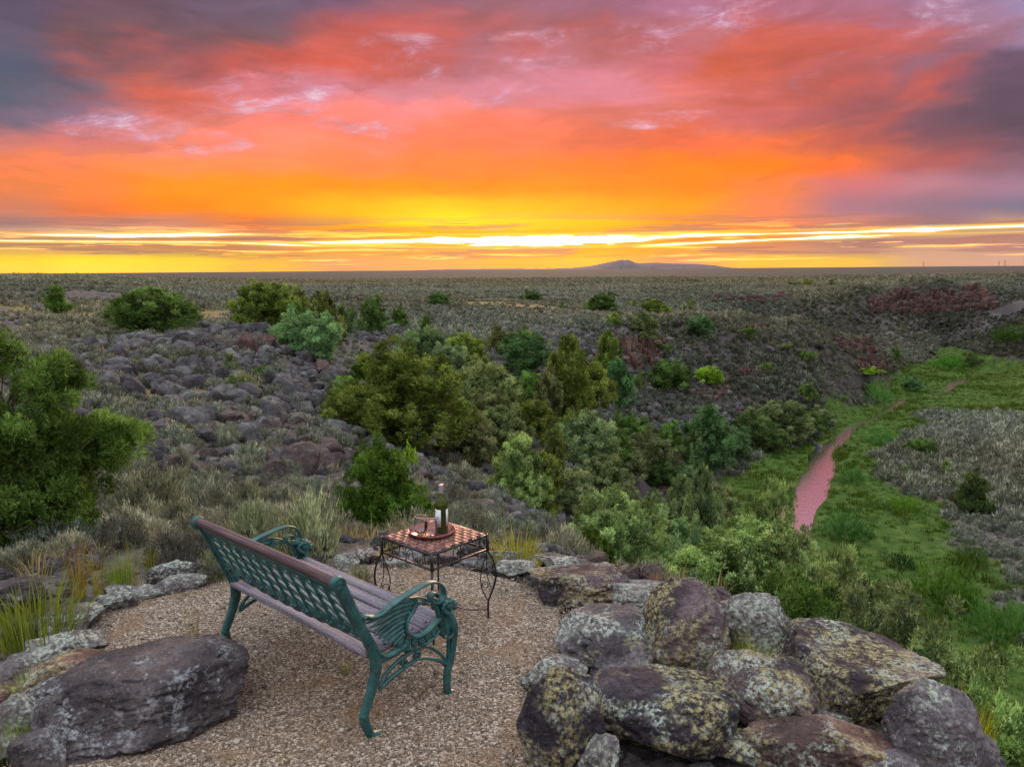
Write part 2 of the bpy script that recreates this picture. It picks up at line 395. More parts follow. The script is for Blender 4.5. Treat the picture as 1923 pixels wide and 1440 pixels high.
MEAD = poly_px([(1345,905),(1420,862),(1500,832),(1560,790),(1640,742),(1700,690),(1790,674),(1923,690),(2100,700),(2100,800),(1760,775),(1700,830),(1650,860),(1665,905),(1750,960),(1810,1050),(1880,1130),(1990,1220),(2200,1400),(1900,1700),(1500,1300),(1380,1050)], -18)
CREEK = [(1850,704,4),(1822,712,12),(1795,722,16),(1775,738,4),(1735,746,4),(1700,754,7),(1672,767,14),(1650,782,13),(1622,796,8),(1600,806,6),(1583,822,16),(1556,842,26),(1541,856,36),(1543,880,42),(1530,905,47),(1520,930,54),(1496,955,60),(1484,1000,60),(1470,1060,60),(1480,1150,66),(1560,1300,76)]
CK = np.array([[*flat(px, py, -18)[:2], w*np.linalg.norm(flat(px, py, -18)-np.array([0, 0, EYE]))/FPX] for px, py, w in CREEK])
def seg_d(x, y, P, closed=True):
    """distance to polygon/polyline"""
    best = np.full(np.shape(x), 1e9); n = len(P)
    for i in range(n if closed else n-1):
        a = P[i]; b = P[(i+1) % n]; e = b-a
        t = np.clip(((x-a[0])*e[0] + (y-a[1])*e[1])/(e@e), 0, 1)
        best = np.minimum(best, np.hypot(x-a[0]-t*e[0], y-a[1]-t*e[1]))
    return best
def inside(x, y, P):
    c = np.zeros(np.shape(x), bool); n = len(P)
    for i in range(n):
        x1, y1 = P[i]; x2, y2 = P[(i+1) % n]
        k = ((y1 > y) != (y2 > y)) & (x < (x2-x1)*(y-y1)/(y2-y1+1e-12)+x1)
        c ^= k
    return c
def sdist(x, y, P):
    d = seg_d(x, y, P); return np.where(inside(x, y, P), -d, d)
CKS = spline(CK, 5)
def creek_d(x, y):
    best = np.full(np.shape(x), 1e9)
    for i in range(len(CKS)-1):
        a = CKS[i, :2]; b = CKS[i+1, :2]; e = b-a
        t = np.clip(((x-a[0])*e[0] + (y-a[1])*e[1])/(e@e), 0, 1)
        w = CKS[i, 2]*(1-t) + CKS[i+1, 2]*t
        best = np.minimum(best, np.hypot(x-a[0]-t*e[0], y-a[1]-t*e[1]) - w/2)
    return best
def height(x, y, fine=True):
    x = np.asarray(x, float); y = np.asarray(y, float)
    q = squash(x, y); z = np.zeros(x.shape)
    for i in range(_n): z += SOL[i]*tk((q[..., 0]-QP[i, 0])**2 + (q[..., 1]-QP[i, 1])**2)
    z += SOL[_n] + SOL[_n+1]*q[..., 0] + SOL[_n+2]*q[..., 1]
    r = np.hypot(x, y)
    fl = np.where((z < -17.0) & (r < 190), 1.0, 0.0)
    if fine:
        up = sstep(z, -17.6, -16.0)
        z = z + fbm2(x, y, 14.0, 3, 5)*.45*sstep(r, 12, 40)*up*sstep(r, 3000, 300)
        z = z + fbm2(x, y, 2.6, 3, 9)*.10*sstep(r, 6, 12)*sstep(r, 500, 120)
        rock_ = .5+.5*fbm2(x, y, 9., 3, 21)
        z = z + np.abs(fbm2(x, y, 1.1, 2, 31))*.16*rock_*up*sstep(r, 6.5, 10)*sstep(r, 160, 60)
    zf = -17.75 + fbm2(x, y, 7, 3, 3)*.12
    z = np.where(r < 200, np.maximum(z, zf), z)
    cd = creek_d(x, y)
    near = cd < 12
    z = np.where(near & (z < -14), z + (-17.75 - z)*sstep(cd, 6, 1), z)
    z = z - .65*sstep(cd, .30, -.35)*(cd < 2)*(z < -14)
    sdp = sdist(x, y, PLAT)
    k = sstep(sdp, .0, 1.25)
    z0 = -.03 + fbm2(x, y, .5, 2, 77)*.012
    return z0*(1-k) + z*k
def ground(px, py, rmax=4000.0):
    """first point of the terrain under a pixel"""
    d = ray(px, py); h = math.hypot(d[0], d[1]); s = d[2]/h
    r = np.exp(np.linspace(math.log(3.0), math.log(rmax), 300))
    z = height(d[0]/h*r, d[1]/h*r, fine=True)
    b = np.nonzero(z >= EYE + s*r)[0]
    if not len(b): i = 299
    else: i = b[0]
    rr = r[i]
    if 0 < i < 299:
        a0 = EYE+s*r[i-1]-z[i-1]; a1 = EYE+s*r[i]-z[i]; rr = r[i-1] + (r[i]-r[i-1])*a0/(a0-a1+1e-9)
    return np.array([d[0]/h*rr, d[1]/h*rr, float(height(np.array([d[0]/h*rr]), np.array([d[1]/h*rr]))[0])]), rr
def zat(x, y): return float(height(np.array([float(x)]), np.array([float(y)]))[0])
def mead_mask(x, y):
    s = sdist(x, y, MEAD) + fbm2(x, y, 4.0, 4, 55)*2.6
    return sstep(s, 1.0, -1.0)

def mat(name):
    m = bpy.data.materials.new(name); m.use_nodes = True; m.node_tree.nodes.clear()
    t = NT(m.node_tree); b = t.new('ShaderNodeBsdfPrincipled'); o = t.new('ShaderNodeOutputMaterial')
    t.l.new(b.outputs[0], o.inputs[0]); t.b = b; t.o = o; t.m = m
    b.inputs['Roughness'].default_value = .85
    b.inputs['Specular IOR Level'].default_value = .3
    return t
def bump(t, h, strength=.5, dist=.02, prev=None):
    n = t.new('ShaderNodeBump'); n.inputs['Strength'].default_value = strength; n.inputs['Distance'].default_value = dist
    t.put(n.inputs['Height'], h)
    if prev is not None: t.l.new(prev, n.inputs['Normal'])
    return n.outputs[0]

# ground material: grey stony soil, tawny dry grass, green meadow
t = mat('stony_soil')
P = t.new('ShaderNodeNewGeometry').outputs['Position']
at = t.new('ShaderNodeAttribute', attribute_name='meadow').outputs['Fac']
gr = t.new('ShaderNodeAttribute', attribute_name='drygrass').outputs['Fac']
far = t.new('ShaderNodeAttribute', attribute_name='plain').outputs['Fac']
n1 = t.noise(P, .35, 5, .6); n2 = t.noise(P, 3.2, 6, .65); n3 = t.noise(P, 18, 5, .7)
soil = t.ramp(n2, [(.30, (.040,.035,.034)), (.45, (.080,.070,.066)), (.60, (.140,.122,.112)), (.75, (.22,.195,.175))])
st = t.voro(P, 9.0, out='Color')
stv = t.xyz(st)[0]
soil = t.mix(t.rng(n3, .48, .6, 0, .6), soil, t.ramp(stv, [(0, (.045,.038,.040)), (.5, (.11,.095,.102)), (1, (.24,.22,.22))]))
soil = t.mix(t.rng(n1, .5, .72, 0, .4), soil, (.15,.105,.075,1))
dry = t.ramp(t.noise(P, 6, 5, .7), [(.3, (.11,.09,.04)), (.55, (.24,.185,.08)), (.8, (.36,.29,.14))])
c = t.mix(t.math('MULTIPLY', gr, t.rng(n2, .3, .5)), soil, dry)
gre = t.ramp(t.noise(P, .9, 6, .7), [(.3, (.03,.055,.014)), (.5, (.055,.10,.018)), (.64, (.10,.14,.03)), (.8, (.16,.16,.06))])
c = t.mix(at, c, gre)
# beyond the shrubs that are built one by one: sagebrush cover seen from afar
fs = t.voro(t.vmath('MULTIPLY', P, (1, .35, 1)), .55, out='Distance')
farc = t.ramp(fs, [(.0, (.115,.12,.09)), (.35, (.075,.075,.058)), (.75, (.036,.030,.027))])
pn = t.noise(P, .012, 5, .6)
farc = t.mix(t.rng(pn, .45, .65, 0, .6), farc, (.095,.070,.055,1))
c = t.mix(far, c, farc)
nz = t.xyz(t.new('ShaderNodeNewGeometry').outputs['True Normal'])[2]
talus = t.ramp(n3, [(.35, (.022,.019,.021)), (.55, (.065,.055,.055)), (.75, (.15,.13,.125))])
c = t.mix(t.math('MULTIPLY', t.rng(nz, .988, .93, 0, .9), t.math('SUBTRACT', 1.0, at)), c, talus)
t.put(t.b.inputs['Base Color'], c)
bh = t.math('ADD', t.math('MULTIPLY', n2, .5), t.math('MULTIPLY', t.voro(P, 9.0), .35))
t.put(t.b.inputs['Normal'], bump(t, bh, .8, .12))
t.b.inputs['Roughness'].default_value = .95; t.b.inputs['Specular IOR Level'].default_value = .1
M_GROUND = t.m

# polar sheet out to the horizon, fine where the camera looks
azl = np.concatenate([np.linspace(-PI, -.72, 60)[:-1], np.linspace(-.72, .72, 520), np.linspace(.72, PI, 60)[1:]])
rl = np.concatenate([[.3, 1.0, 1.8, 2.4], np.exp(np.linspace(math.log(2.9), math.log(300), 400)), np.exp(np.linspace(math.log(320), math.log(26000), 60))])
AZ, RR = np.meshgrid(azl, rl)
X = np.sin(AZ)*RR; Y = np.cos(AZ)*RR; Z = height(X, Y)
# the far plain rolls a little
Z = Z + fbm2(X, Y, 420, 3, 12)*1.6*sstep(RR, 500, 1500)*sstep(RR, 12000, 4000)
nr, na = X.shape
V = np.stack([X, Y, Z], -1).reshape(-1, 3)
V = np.vstack([V, [[0, 0, -.03]]])
i, j = np.meshgrid(np.arange(nr-1), np.arange(na-1), indexing='ij'); a = i*na + j
F = np.stack([a, a+1, a+na+1, a+na], -1).reshape(-1, 4)[:, ::-1]
tri = np.array([[len(V)-1, k+1, k] for k in range(na-1)])
xs, ys = V[:, 0], V[:, 1]; rs = np.hypot(xs, ys)
mm = mead_mask(xs, ys)*(rs < 260)*(V[:, 2] < -15)
gpatch = np.zeros(len(V))
for px, py, rx, ry in [(170,578,150,16),(400,590,110,22),(330,745,70,30),(330,790,60,22),(740,800,1,1),(960,572,110,12),(900,570,110,10),(1410,735,55,14),(420,1000,60,20),(470,820,90,30)]:
    g, r = ground(px, py); L = r*rx/FPX; ang = math.atan2(g[0], g[1])
    dx_ = xs-g[0]; dy_ = ys-g[1]
    la = dx_*math.cos(ang) - dy_*math.sin(ang); ra = dx_*math.sin(ang) + dy_*math.cos(ang)
    dep = abs(slope_of(px, py)); LR = max(L*.6, r*ry/FPX/max(dep, .02))
    gpatch = np.maximum(gpatch, sstep((la/L)**2 + (ra/LR)**2 + .8*fbm2(xs, ys, max(L*.35, .5), 4, 66), 1.2, .3))
gpatch = np.clip(gpatch + .35*sstep(fbm2(xs, ys, 5, 3, 88), .1, .6)*(rs > 6)*(rs < 200), 0, 1)
plain = sstep(rs, 420, 760)
me = mesh_np('ground', V, [F, tri], M_GROUND, True, dict(meadow=mm, drygrass=gpatch, plain=plain))
prop(obj('ground', me), kind='structure')

# creek water
t = mat('creek_water')
P = t.new('ShaderNodeNewGeometry').outputs['Position']
t.b.inputs['Base Color'].default_value = (1.0,.97,1.0,1); t.b.inputs['Metallic'].default_value = 1.0
t.b.inputs['Roughness'].default_value = .06
t.b.inputs['Specular IOR Level'].default_value = .5; t.b.inputs['IOR'].default_value = 2.3
wn_ = t.noise(t.vmath('MULTIPLY', P, (1.4, .5, 1)), 3.0, 6, .65, .8)
t.put(t.b.inputs['Normal'], bump(t, wn_, .5, .06))
L = []; 
for k in range(len(CKS)):
    d = CKS[min(k+1, len(CKS)-1), :2] - CKS[max(k-1, 0), :2]; d = d/np.linalg.norm(d); nn = np.array([-d[1], d[0]])
    w = CKS[k, 2]/2 + .45
    for s in (-1, -.5, 0, .5, 1): L.append([*(CKS[k, :2]+nn*w*s), -17.88])
n = 5; i, j = np.meshgrid(np.arange(len(CKS)-1), np.arange(n-1), indexing='ij'); a = i*n+j
F = np.stack([a, a+1, a+n+1, a+n], -1).reshape(-1, 4)
prop(obj('creek_water', mesh_np('creek_water', L, F, t.m, True)), kind='structure')

# distant mesa on the horizon
t = mat('distant_slope')
P = t.new('ShaderNodeNewGeometry').outputs['Position']
t.put(t.b.inputs['Base Color'], t.ramp(t.noise(P, .004, 6, .6), [(.3, (.055,.038,.048)), (.7, (.11,.08,.09))]))  # purple cast of the haze is partly put into this base colour
prof = [(780,508),(830,506.5),(900,505.5),(960,505),(1030,505.5),(1080,503),(1110,500),(1130,495.5),(1150,491.5),(1160,489.5),(1168,488.2),(1172,489.5),(1178,487.5),(1184,490.5),(1192,494),(1200,495),(1230,494),(1260,495.5),(1300,496.5),(1340,499),(1365,503),(1400,506)]
def ridge(prof, R0, depth, name):
    ps = np.array(prof, float); xq = np.arange(ps[0, 0], ps[-1, 0]+1, 4.0); yq = np.interp(xq, ps[:, 0], ps[:, 1])
    V = []; m = 9
    for px, py in zip(xq, yq):
        x, y = at_range(px, 1.0)
        top = EYE + slope_of(px, py - .6)*R0
        top = max(top, -18) + (fbm2(np.array([px]), np.array([1.]), 9, 3, 4)[0])*4
        for k in range(m):
            u = (k-(m-1)/2)/((m-1)/2); prf = (1-abs(u))**.8
            if k == (m-1)/2: prf = 1
            R = R0 + u*depth
            V.append([x*R, y*R, -40 + (top+40)*prf + (vnoise(np.array([px*.12, k*1.7, 0.]))*18 if 0 < prf < 1 else 0)])
    i, j = np.meshgrid(np.arange(len(xq)-1), np.arange(m-1), indexing='ij'); a = i*m+j
    F = np.stack([a, a+1, a+m+1, a+m], -1).reshape(-1, 4)
    return prop(obj(name, mesh_np(name, V, F, t.m, True)), kind='structure')
ridge(prof, 21000., 1500., 'hill')
# ------------------------------------------------------------------ gravel terrace
t = mat('pea_gravel')
P = t.new('ShaderNodeNewGeometry').outputs['Position']
vc = t.xyz(t.voro(P, 95.0, out='Color'))[0]
g = t.ramp(vc, [(0, (.06,.043,.032)), (.3, (.13,.095,.068)), (.6, (.22,.165,.12)), (.85, (.34,.27,.205)), (1, (.52,.45,.38))])
sn_ = t.noise(P, 2.2, 5, .6, .4)
sand = t.ramp(t.noise(P, 60, 4, .7), [(.3, (.12,.07,.035)), (.7, (.26,.16,.085))])
g = t.mix(t.rng(sn_, .50, .66, 0, .75), g, sand)
t.put(t.b.inputs['Base Color'], g)
t.put(t.b.inputs['Normal'], bump(t, t.voro(P, 95.0), .9, .006))
t.b.inputs['Roughness'].default_value = .9
M_GRAVEL = t.m
st_ = .035
gx, gy = np.meshgrid(np.arange(-3.2, 1.4, st_), np.arange(.2, 6.6, st_))
sd_ = sdist(gx, gy, GRAV) + fbm2(gx, gy, .35, 3, 41)*.05
def gz(x, y): return .004 + fbm2(x, y, .9, 3, 51)*.012 + fbm2(x, y, .18, 2, 52)*.004
V = np.stack([gx, gy, gz(gx, gy) + .012], -1)
ny, nx = gx.shape; i, j = np.meshgrid(np.arange(ny-1), np.arange(nx-1), indexing='ij')
keep = (sd_ < 0)[i, j] & (sd_ < 0)[i+1, j+1]
V[..., 2] -= np.where(sd_ > -.06, .04*sstep(sd_, -.06, 0), 0)
a = (i*nx+j)[keep]
prop(obj('gravel_terrace', mesh_np('gravel_terrace', V.reshape(-1, 3), np.stack([a, a+1, a+nx+1, a+nx], -1), M_GRAVEL, True)), kind='structure')

# ------------------------------------------------------------------ bench
t = mat('verdigris_paint')
tcx = t.new('ShaderNodeTexCoord').outputs['Object']
n = t.noise(tcx, 14, 6, .65); n2 = t.noise(tcx, 55, 5, .7)
c = t.ramp(n, [(.3, (.008,.042,.046)), (.5, (.016,.085,.085)), (.68, (.034,.14,.130)), (.85, (.13,.24,.20))])
c = t.mix(t.rng(n2, .57, .66, 0, .8), c, (.13,.10,.055,1))
c = t.mix(t.rng(t.noise(tcx, 26, 5, .7), .60, .64, 0, .9), c, (.030,.018,.012,1))
t.put(t.b.inputs['Base Color'], c)
t.b.inputs['Roughness'].default_value = .42; t.b.inputs['Specular IOR Level'].default_value = .5
t.put(t.b.inputs['Normal'], bump(t, n2, .35, .003))
M_GREEN = t.m
t = mat('weathered_wood')
tcx = t.new('ShaderNodeTexCoord').outputs['Object']
gn = t.noise(t.vmath('MULTIPLY', tcx, (60, 2.2, 60)), 1.0, 7, .7)
sp = t.noise(tcx, 150, 3, .7)
c = t.ramp(gn, [(.3, (.05,.042,.055)), (.5, (.125,.11,.135)), (.7, (.24,.215,.255))])
c = t.mix(t.rng(sp, .5, .62, 0, .5), c, (.34,.33,.36,1))
t.put(t.b.inputs['Base Color'], c); t.put(t.b.inputs['Normal'], bump(t, gn, .5, .003))
t.b.inputs['Roughness'].default_value = .7
M_WOOD = t.m
t = mat('old_red_wood')
tcx = t.new('ShaderNodeTexCoord').outputs['Object']
gn = t.noise(t.vmath('MULTIPLY', tcx, (50, 2.0, 50)), 1.0, 7, .7)
c = t.ramp(gn, [(.3, (.03,.018,.02)), (.5, (.085,.05,.055)), (.72, (.20,.14,.14))])
t.put(t.b.inputs['Base Color'], c); t.put(t.b.inputs['Normal'], bump(t, gn, .5, .003)); t.b.inputs['Roughness'].default_value = .55
M_REDW = t.m

t = mat('bolt_steel'); t.b.inputs['Base Color'].default_value = (.05,.04,.035,1); t.b.inputs['Metallic'].default_value = .5; M_IRON_DARK = t.m
def ribbon(G, path, widths, thick, y0=0.0, k=5, round_=.75):
    """cast-iron member: lies in the (x, z) plane of the bench end"""
    W_ = np.interp(np.linspace(0, 1, (len(path)-1)*k+1), np.linspace(0, 1, len(widths)), widths)
    P2 = spline(np.array(path), k); m = len(P2)
    T = np.gradient(P2, axis=0); T /= np.linalg.norm(T, axis=1)[:, None]+1e-9
    N = np.stack([-T[:, 1], T[:, 0]], -1)
    ang = np.arange(10)*2*PI/10 + PI/10
    ca = np.sign(np.cos(ang))*np.abs(np.cos(ang))**round_; sa = np.sign(np.sin(ang))*np.abs(np.sin(ang))**round_
    V = []
    for q in range(m):
        for a_, b_ in zip(ca, sa):
            p = P2[q] + N[q]*a_*W_[q]/2
            V.append([p[0], y0 + b_*thick/2, p[1]])
    i, j = np.meshgrid(np.arange(m-1), np.arange(10), indexing='ij'); a = i*10+j; b = i*10+(j+1) % 10
    G.add(V, np.stack([a, b, b+10, a+10], -1).reshape(-1, 4))
    for e, o_ in ((0, 0), (m-1, (m-1)*10)):
        k_ = [V[o_+q] for q in range(10)]
        G.add([[P2[e][0], y0, P2[e][1]]]+k_, [[0, 1+q, 1+(q+1) % 10] for q in range(10)])
def ball(G, c, r, n=12, seed=None, amp=0):
    r = np.array([r]*3 if np.isscalar(r) else r, float)
    th = np.linspace(0, PI, n//2+2); ph = np.arange(n)*2*PI/n
    V = np.array([[math.sin(a_)*math.cos(b_), math.sin(a_)*math.sin(b_), math.cos(a_)] for a_ in th for b_ in ph])
    if seed is not None: V = V*(1+amp*fbm(V*2.2, 3, seed))[:, None]
    i, j = np.meshgrid(np.arange(len(th)-1), np.arange(n), indexing='ij'); a = i*n+j; b = i*n+(j+1) % n
    G.add(V*r+np.array(c), np.stack([a, b, b+n, a+n], -1).reshape(-1, 4))
BL = 1.3177
bench = thing('park_bench', (-0.6886, 3.496, 0.0), 'weathered green cast-iron garden bench with grey wooden seat slats, facing the sunset', 'bench', rz=.8244)
def spiral(c, r0, r1, turns, start, n=22, s=1):
    return [(c[0]+(r0+(r1-r0)*u)*math.cos(start+s*u*turns*2*PI), c[1]+(r0+(r1-r0)*u)*math.sin(start+s*u*turns*2*PI)) for u in np.linspace(0, 1, n)]
def end_parts():
    out = []
    TH = .034
    G = Geo()   # back post with volute
    ribbon(G, [(-.150,.806),(-.128,.796),(-.098,.735),(-.054,.63),(-.009,.529),(.031,.446),(.054,.387)], [.04,.052,.05,.05,.052,.056,.066], TH)
    ribbon(G, spiral((-.146,.812), .034, .007, 1.3, -.4), [.017,.012,.009], TH+.006, k=3)
    G2 = Geo(); G2.lathe([(0,-.02),(.034,-.02),(.037,-.014),(.037,.014),(.034,.02),(0,.02)], 22)
    Vd = np.concatenate(G2.V); Vd = np.stack([Vd[:, 0]-.146, Vd[:, 2]*.8, Vd[:, 1]+.812], -1); G.add(Vd, np.concatenate(G2.F4))
    ribbon(G, [(-.118,.770),(-.052,.600),(.030,.430)], [.012,.012,.014], TH+.008)
    out.append(('back_post', G, 'fixed'))
    G = Geo()   # side rail with scalloped feathers below the cup
    ribbon(G, [(.05,.388),(.085,.372),(.124,.366),(.186,.372),(.235,.380)], [.07,.044,.036,.034,.03], TH-.006)
    ribbon(G, [(.042,.448),(.07,.405),(.11,.376),(.156,.376),(.195,.388)], [.012,.012,.012,.010,.008], TH+.012)
    for q, (x_, z_) in enumerate([(.205,.402),(.248,.388),(.292,.379),(.335,.378),(.378,.384),(.418,.396)]):
        ribbon(G, [(x_+.004,z_+.024),(x_-.004,z_),(x_-.008,z_-.026)], [.03,.044,.018], TH-.010+.003*(q % 2), k=4)
    ribbon(G, [(.205,.372),(.265,.352),(.346,.345),(.42,.36),(.462,.39)], [.02,.018,.018,.016,.014], TH-.010)
    out.append(('side_rail', G, 'fixed'))
    G = Geo()   # front leg and shoulder
    ribbon(G, [(.50,.46),(.532,.418),(.556,.361),(.553,.306),(.538,.23),(.517,.176),(.500,.114),(.500,.06),(.503,.018)], [.05,.058,.050,.040,.042,.046,.044,.040,.044], TH)
    ribbon(G, [(.490,.024),(.530,.014),(.575,.010)], [.04,.028,.014], TH+.010)
    ribbon(G, [(.515,.33),(.514,.266),(.510,.199)], [.012,.012,.016], TH-.012)
    out.append(('leg', G, 'front'))
    G = Geo()   # rear leg
    ribbon(G, [(.054,.392),(.049,.319),(.029,.258),(.002,.193),(-.027,.130),(-.016,.073),(.007,.014)], [.066,.062,.055,.050,.050,.044,.040], TH)
    ribbon(G, [(.000,.020),(.034,.012),(.072,.010)], [.036,.024,.013], TH+.010)
    ball(G, (-.03, 0, .128), (.026, .02, .022), 10)
    out.append(('leg', G, 'rear'))
    G = Geo()   # bracing scrolls under the seat
    ribbon(G, [(.070,.236),(.106,.278),(.145,.303),(.192,.320),(.248,.334),(.305,.338),(.35,.340)], [.024,.02,.018,.02,.02,.02,.018], TH-.014)
    ribbon(G, [(.066,.222),(.136,.250),(.190,.263),(.246,.276),(.303,.284),(.36,.268),(.418,.240),(.469,.206),(.510,.170)], [.022,.022,.020,.018,.016,.016,.018,.022,.03], TH-.012)
    ribbon(G, [(.34,.338),(.395,.310),(.445,.268),(.483,.222),(.508,.180)], [.014,.016,.016,.018,.02], TH-.016)
    ribbon(G, spiral((.222,.302), .024, .007, 1.2, 1.2), [.013,.010,.008], TH-.008, k=3)
    ribbon(G, spiral((.300,.303), .025, .007, 1.2, 1.9, s=-1), [.013,.010,.008], TH-.008, k=3)
    out.append(('brace', G, 'fixed'))
    G = Geo()   # arm rest: one long strap ending in a curl
    ribbon(G, [(-.025,.570),(-.006,.612),(.030,.598),(.081,.594),(.134,.610),(.196,.628),(.259,.640),(.323,.650),(.389,.655),(.443,.640),(.480,.606),(.488,.563),(.459,.538),(.427,.538),(.402,.555),(.395,.576),(.403,.592),(.424,.593),(.443,.577),(.440,.562)],
           [.012,.014,.016,.015,.015,.015,.015,.014,.013,.013,.013,.013,.013,.012,.011,.010,.010,.009,.008,.007], .046)
    ribbon(G, [(.268,.612),(.321,.600),(.370,.575),(.405,.550)], [.012,.011,.010,.012], .028)
    ribbon(G, [(.284,.564),(.320,.568),(.361,.564),(.405,.550)], [.020,.018,.015,.012], .020)
    out.append(('armrest', G, 'fixed'))
    G = Geo()   # wing of long feathers
    root = np.array(spline([(.288,.600),(.284,.570),(.258,.544),(.234,.520),(.220,.486),(.222,.453),(.206,.425)], 10))
    tips = np.array(spline([(.000,.592),(.008,.570),(.030,.538),(.042,.510),(.064,.486),(.087,.460),(.120,.437),(.157,.412),(.184,.402)], 10))
    nf = 10
    for q in range(nf):
        u = q/(nf-1); a_ = root[int(u*(len(root)-1))]; b_ = tips[int(u*(len(tips)-1))]
        mid = (a_+b_)/2 + np.array([.010, .014])*(1-u)
        w_ = .026-.007*u
        ribbon(G, [tuple(a_), tuple(a_*.7+b_*.3+np.array([.006, .012*(1-u)])), tuple(mid), tuple(b_*.82+a_*.18), tuple(b_)], [w_*1.1, w_*1.15, w_, w_*.8, .004], .020+.004*(q % 2), round_=.9)
    ribbon(G, [(.295,.602),(.300,.575),(.280,.545),(.252,.520),(.236,.486),(.240,.450),(.275,.416),(.323,.402),(.373,.408),(.415,.428),(.458,.446)], [.026,.026,.022,.018,.016,.018,.020,.022,.022,.024,.028], .040)
    ribbon(G, [(.04,.594),(.12,.600),(.20,.612),(.27,.604)], [.012,.020,.026,.020], .022)
    out.append(('wing', G, 'fixed'))
    G = Geo()   # breast with raised teardrop
    ribbon(G, [(.412,.548),(.443,.492),(.458,.432),(.467,.355)], [.016,.018,.020,.018], .034)
    td = [(.469,.505),(.502,.458),(.531,.400),(.539,.350),(.520,.326),(.494,.328),(.474,.350),(.466,.400),(.463,.455),(.469,.505)]
    ribbon(G, td, [.011, .011], .044)
    ribbon(G, [(.476,.48),(.495,.43),(.506,.38),(.506,.345)], [.014,.040,.052,.036], .022)
    ribbon(G, [(.430,.545),(.470,.520),(.510,.490)], [.03,.04,.05], .030)
    out.append(('breast', G, 'fixed'))
    G = Geo()   # lion head
    ball(G, (.520, 0, .498), (.036, .030, .038), 20, 5, .12)
    ball(G, (.556, 0, .482), (.024, .017, .018), 16)
    ball(G, (.574, 0, .488), (.009, .010, .009), 10)
    ball(G, (.562, 0, .464), (.016, .013, .008), 12)
    ball(G, (.548, 0, .508), (.018, .020, .010), 12)
    for s in (-1, 1):
        ball(G, (.512, s*.022, .534), (.010, .008, .014), 10)
        ball(G, (.552, s*.015, .498), (.006, .005, .006), 8)
        ball(G, (.560, s*.012, .474), (.013, .009, .010), 10)
        for q in range(9):
            a_ = -1.9+q*.42
            ball(G, (.500-.012*math.cos(a_*2), s*.024, .492+.0*q) + np.array([.028*math.cos(a_+PI/2+1), 0, .034*math.sin(a_+PI/2+1)]), (.013, .011, .014), 8, q, .2)
    out.append(('lion_head', G, 'fixed'))
    return out
for y0 in (0.0, BL):
    for nm, G, kind in (EP if y0 else (EP := end_parts())):
        if y0 == 0.0:
            me = G.mesh(nm, M_GREEN); G.me = me
            obj(nm, me, bench)
        else:
            obj(nm, G.me, bench, loc=(0, BL, 0))
# seat slats
def plank(name, length, w, th, m, rad=.006, nseg=24, seed=0):
    """rounded board along y with a little warp"""
    ang = [(sx*(w/2-rad)+rad*math.cos(a_), sz*(th/2-rad)+rad*math.sin(a_)) for sx, sz, a0 in ((1,1,0),(-1,1,PI/2),(-1,-1,PI),(1,-1,1.5*PI)) for a_ in (a0, a0+PI/4, a0+PI/2)]
    V = []
    for k in range(nseg+1):
        y = length*k/nseg
        wz = .0025*vnoise(np.array([y*2.0, seed, 0.])) 
        for x_, z_ in ang: V.append([x_*(1+.02*vnoise(np.array([y*9, seed+3., 0.]))), y, z_+wz])
    n_ = len(ang); i, j = np.meshgrid(np.arange(nseg), np.arange(n_), indexing='ij'); a = i*n_+j; b = i*n_+(j+1) % n_
    F = [np.stack([a, b, b+n_, a+n_], -1).reshape(-1, 4)]
    base = len(V); V += [[0, 0, 0], [0, length, 0]]
    F.append(np.array([[base, (q+1) % n_, q] for q in range(n_)] + [[base+1, nseg*n_+q, nseg*n_+(q+1) % n_] for q in range(n_)]))
    return mesh_np(name, V, F, m, False)
for k, d_ in enumerate((.045, .133, .221, .309, .397, .480)):
    o = obj('slat', plank('slat', BL-.036, .076, .022, M_WOOD, seed=k*7.1), bench, loc=(d_, .018, .398+.062*(d_-.045)+(.006 if k == 0 else 0)))
    o.rotation_euler = (0, -.07 if k else .10, 0)
G = Geo(); ball(G, (0, 0, 0), (.008, .008, .004), 8); bolt_me = G.mesh('bolt', M_IRON_DARK)
for d_ in (.133, .221, .309, .397, .480):
    for y_ in (.035, BL-.035): obj('bolt', bolt_me, bench, loc=(d_, y_, .411+.062*(d_-.045)))
o = obj('stretcher', plank('stretcher', BL-.03, .028, .028, M_GREEN, .008), bench, loc=(.26, .015, .345))
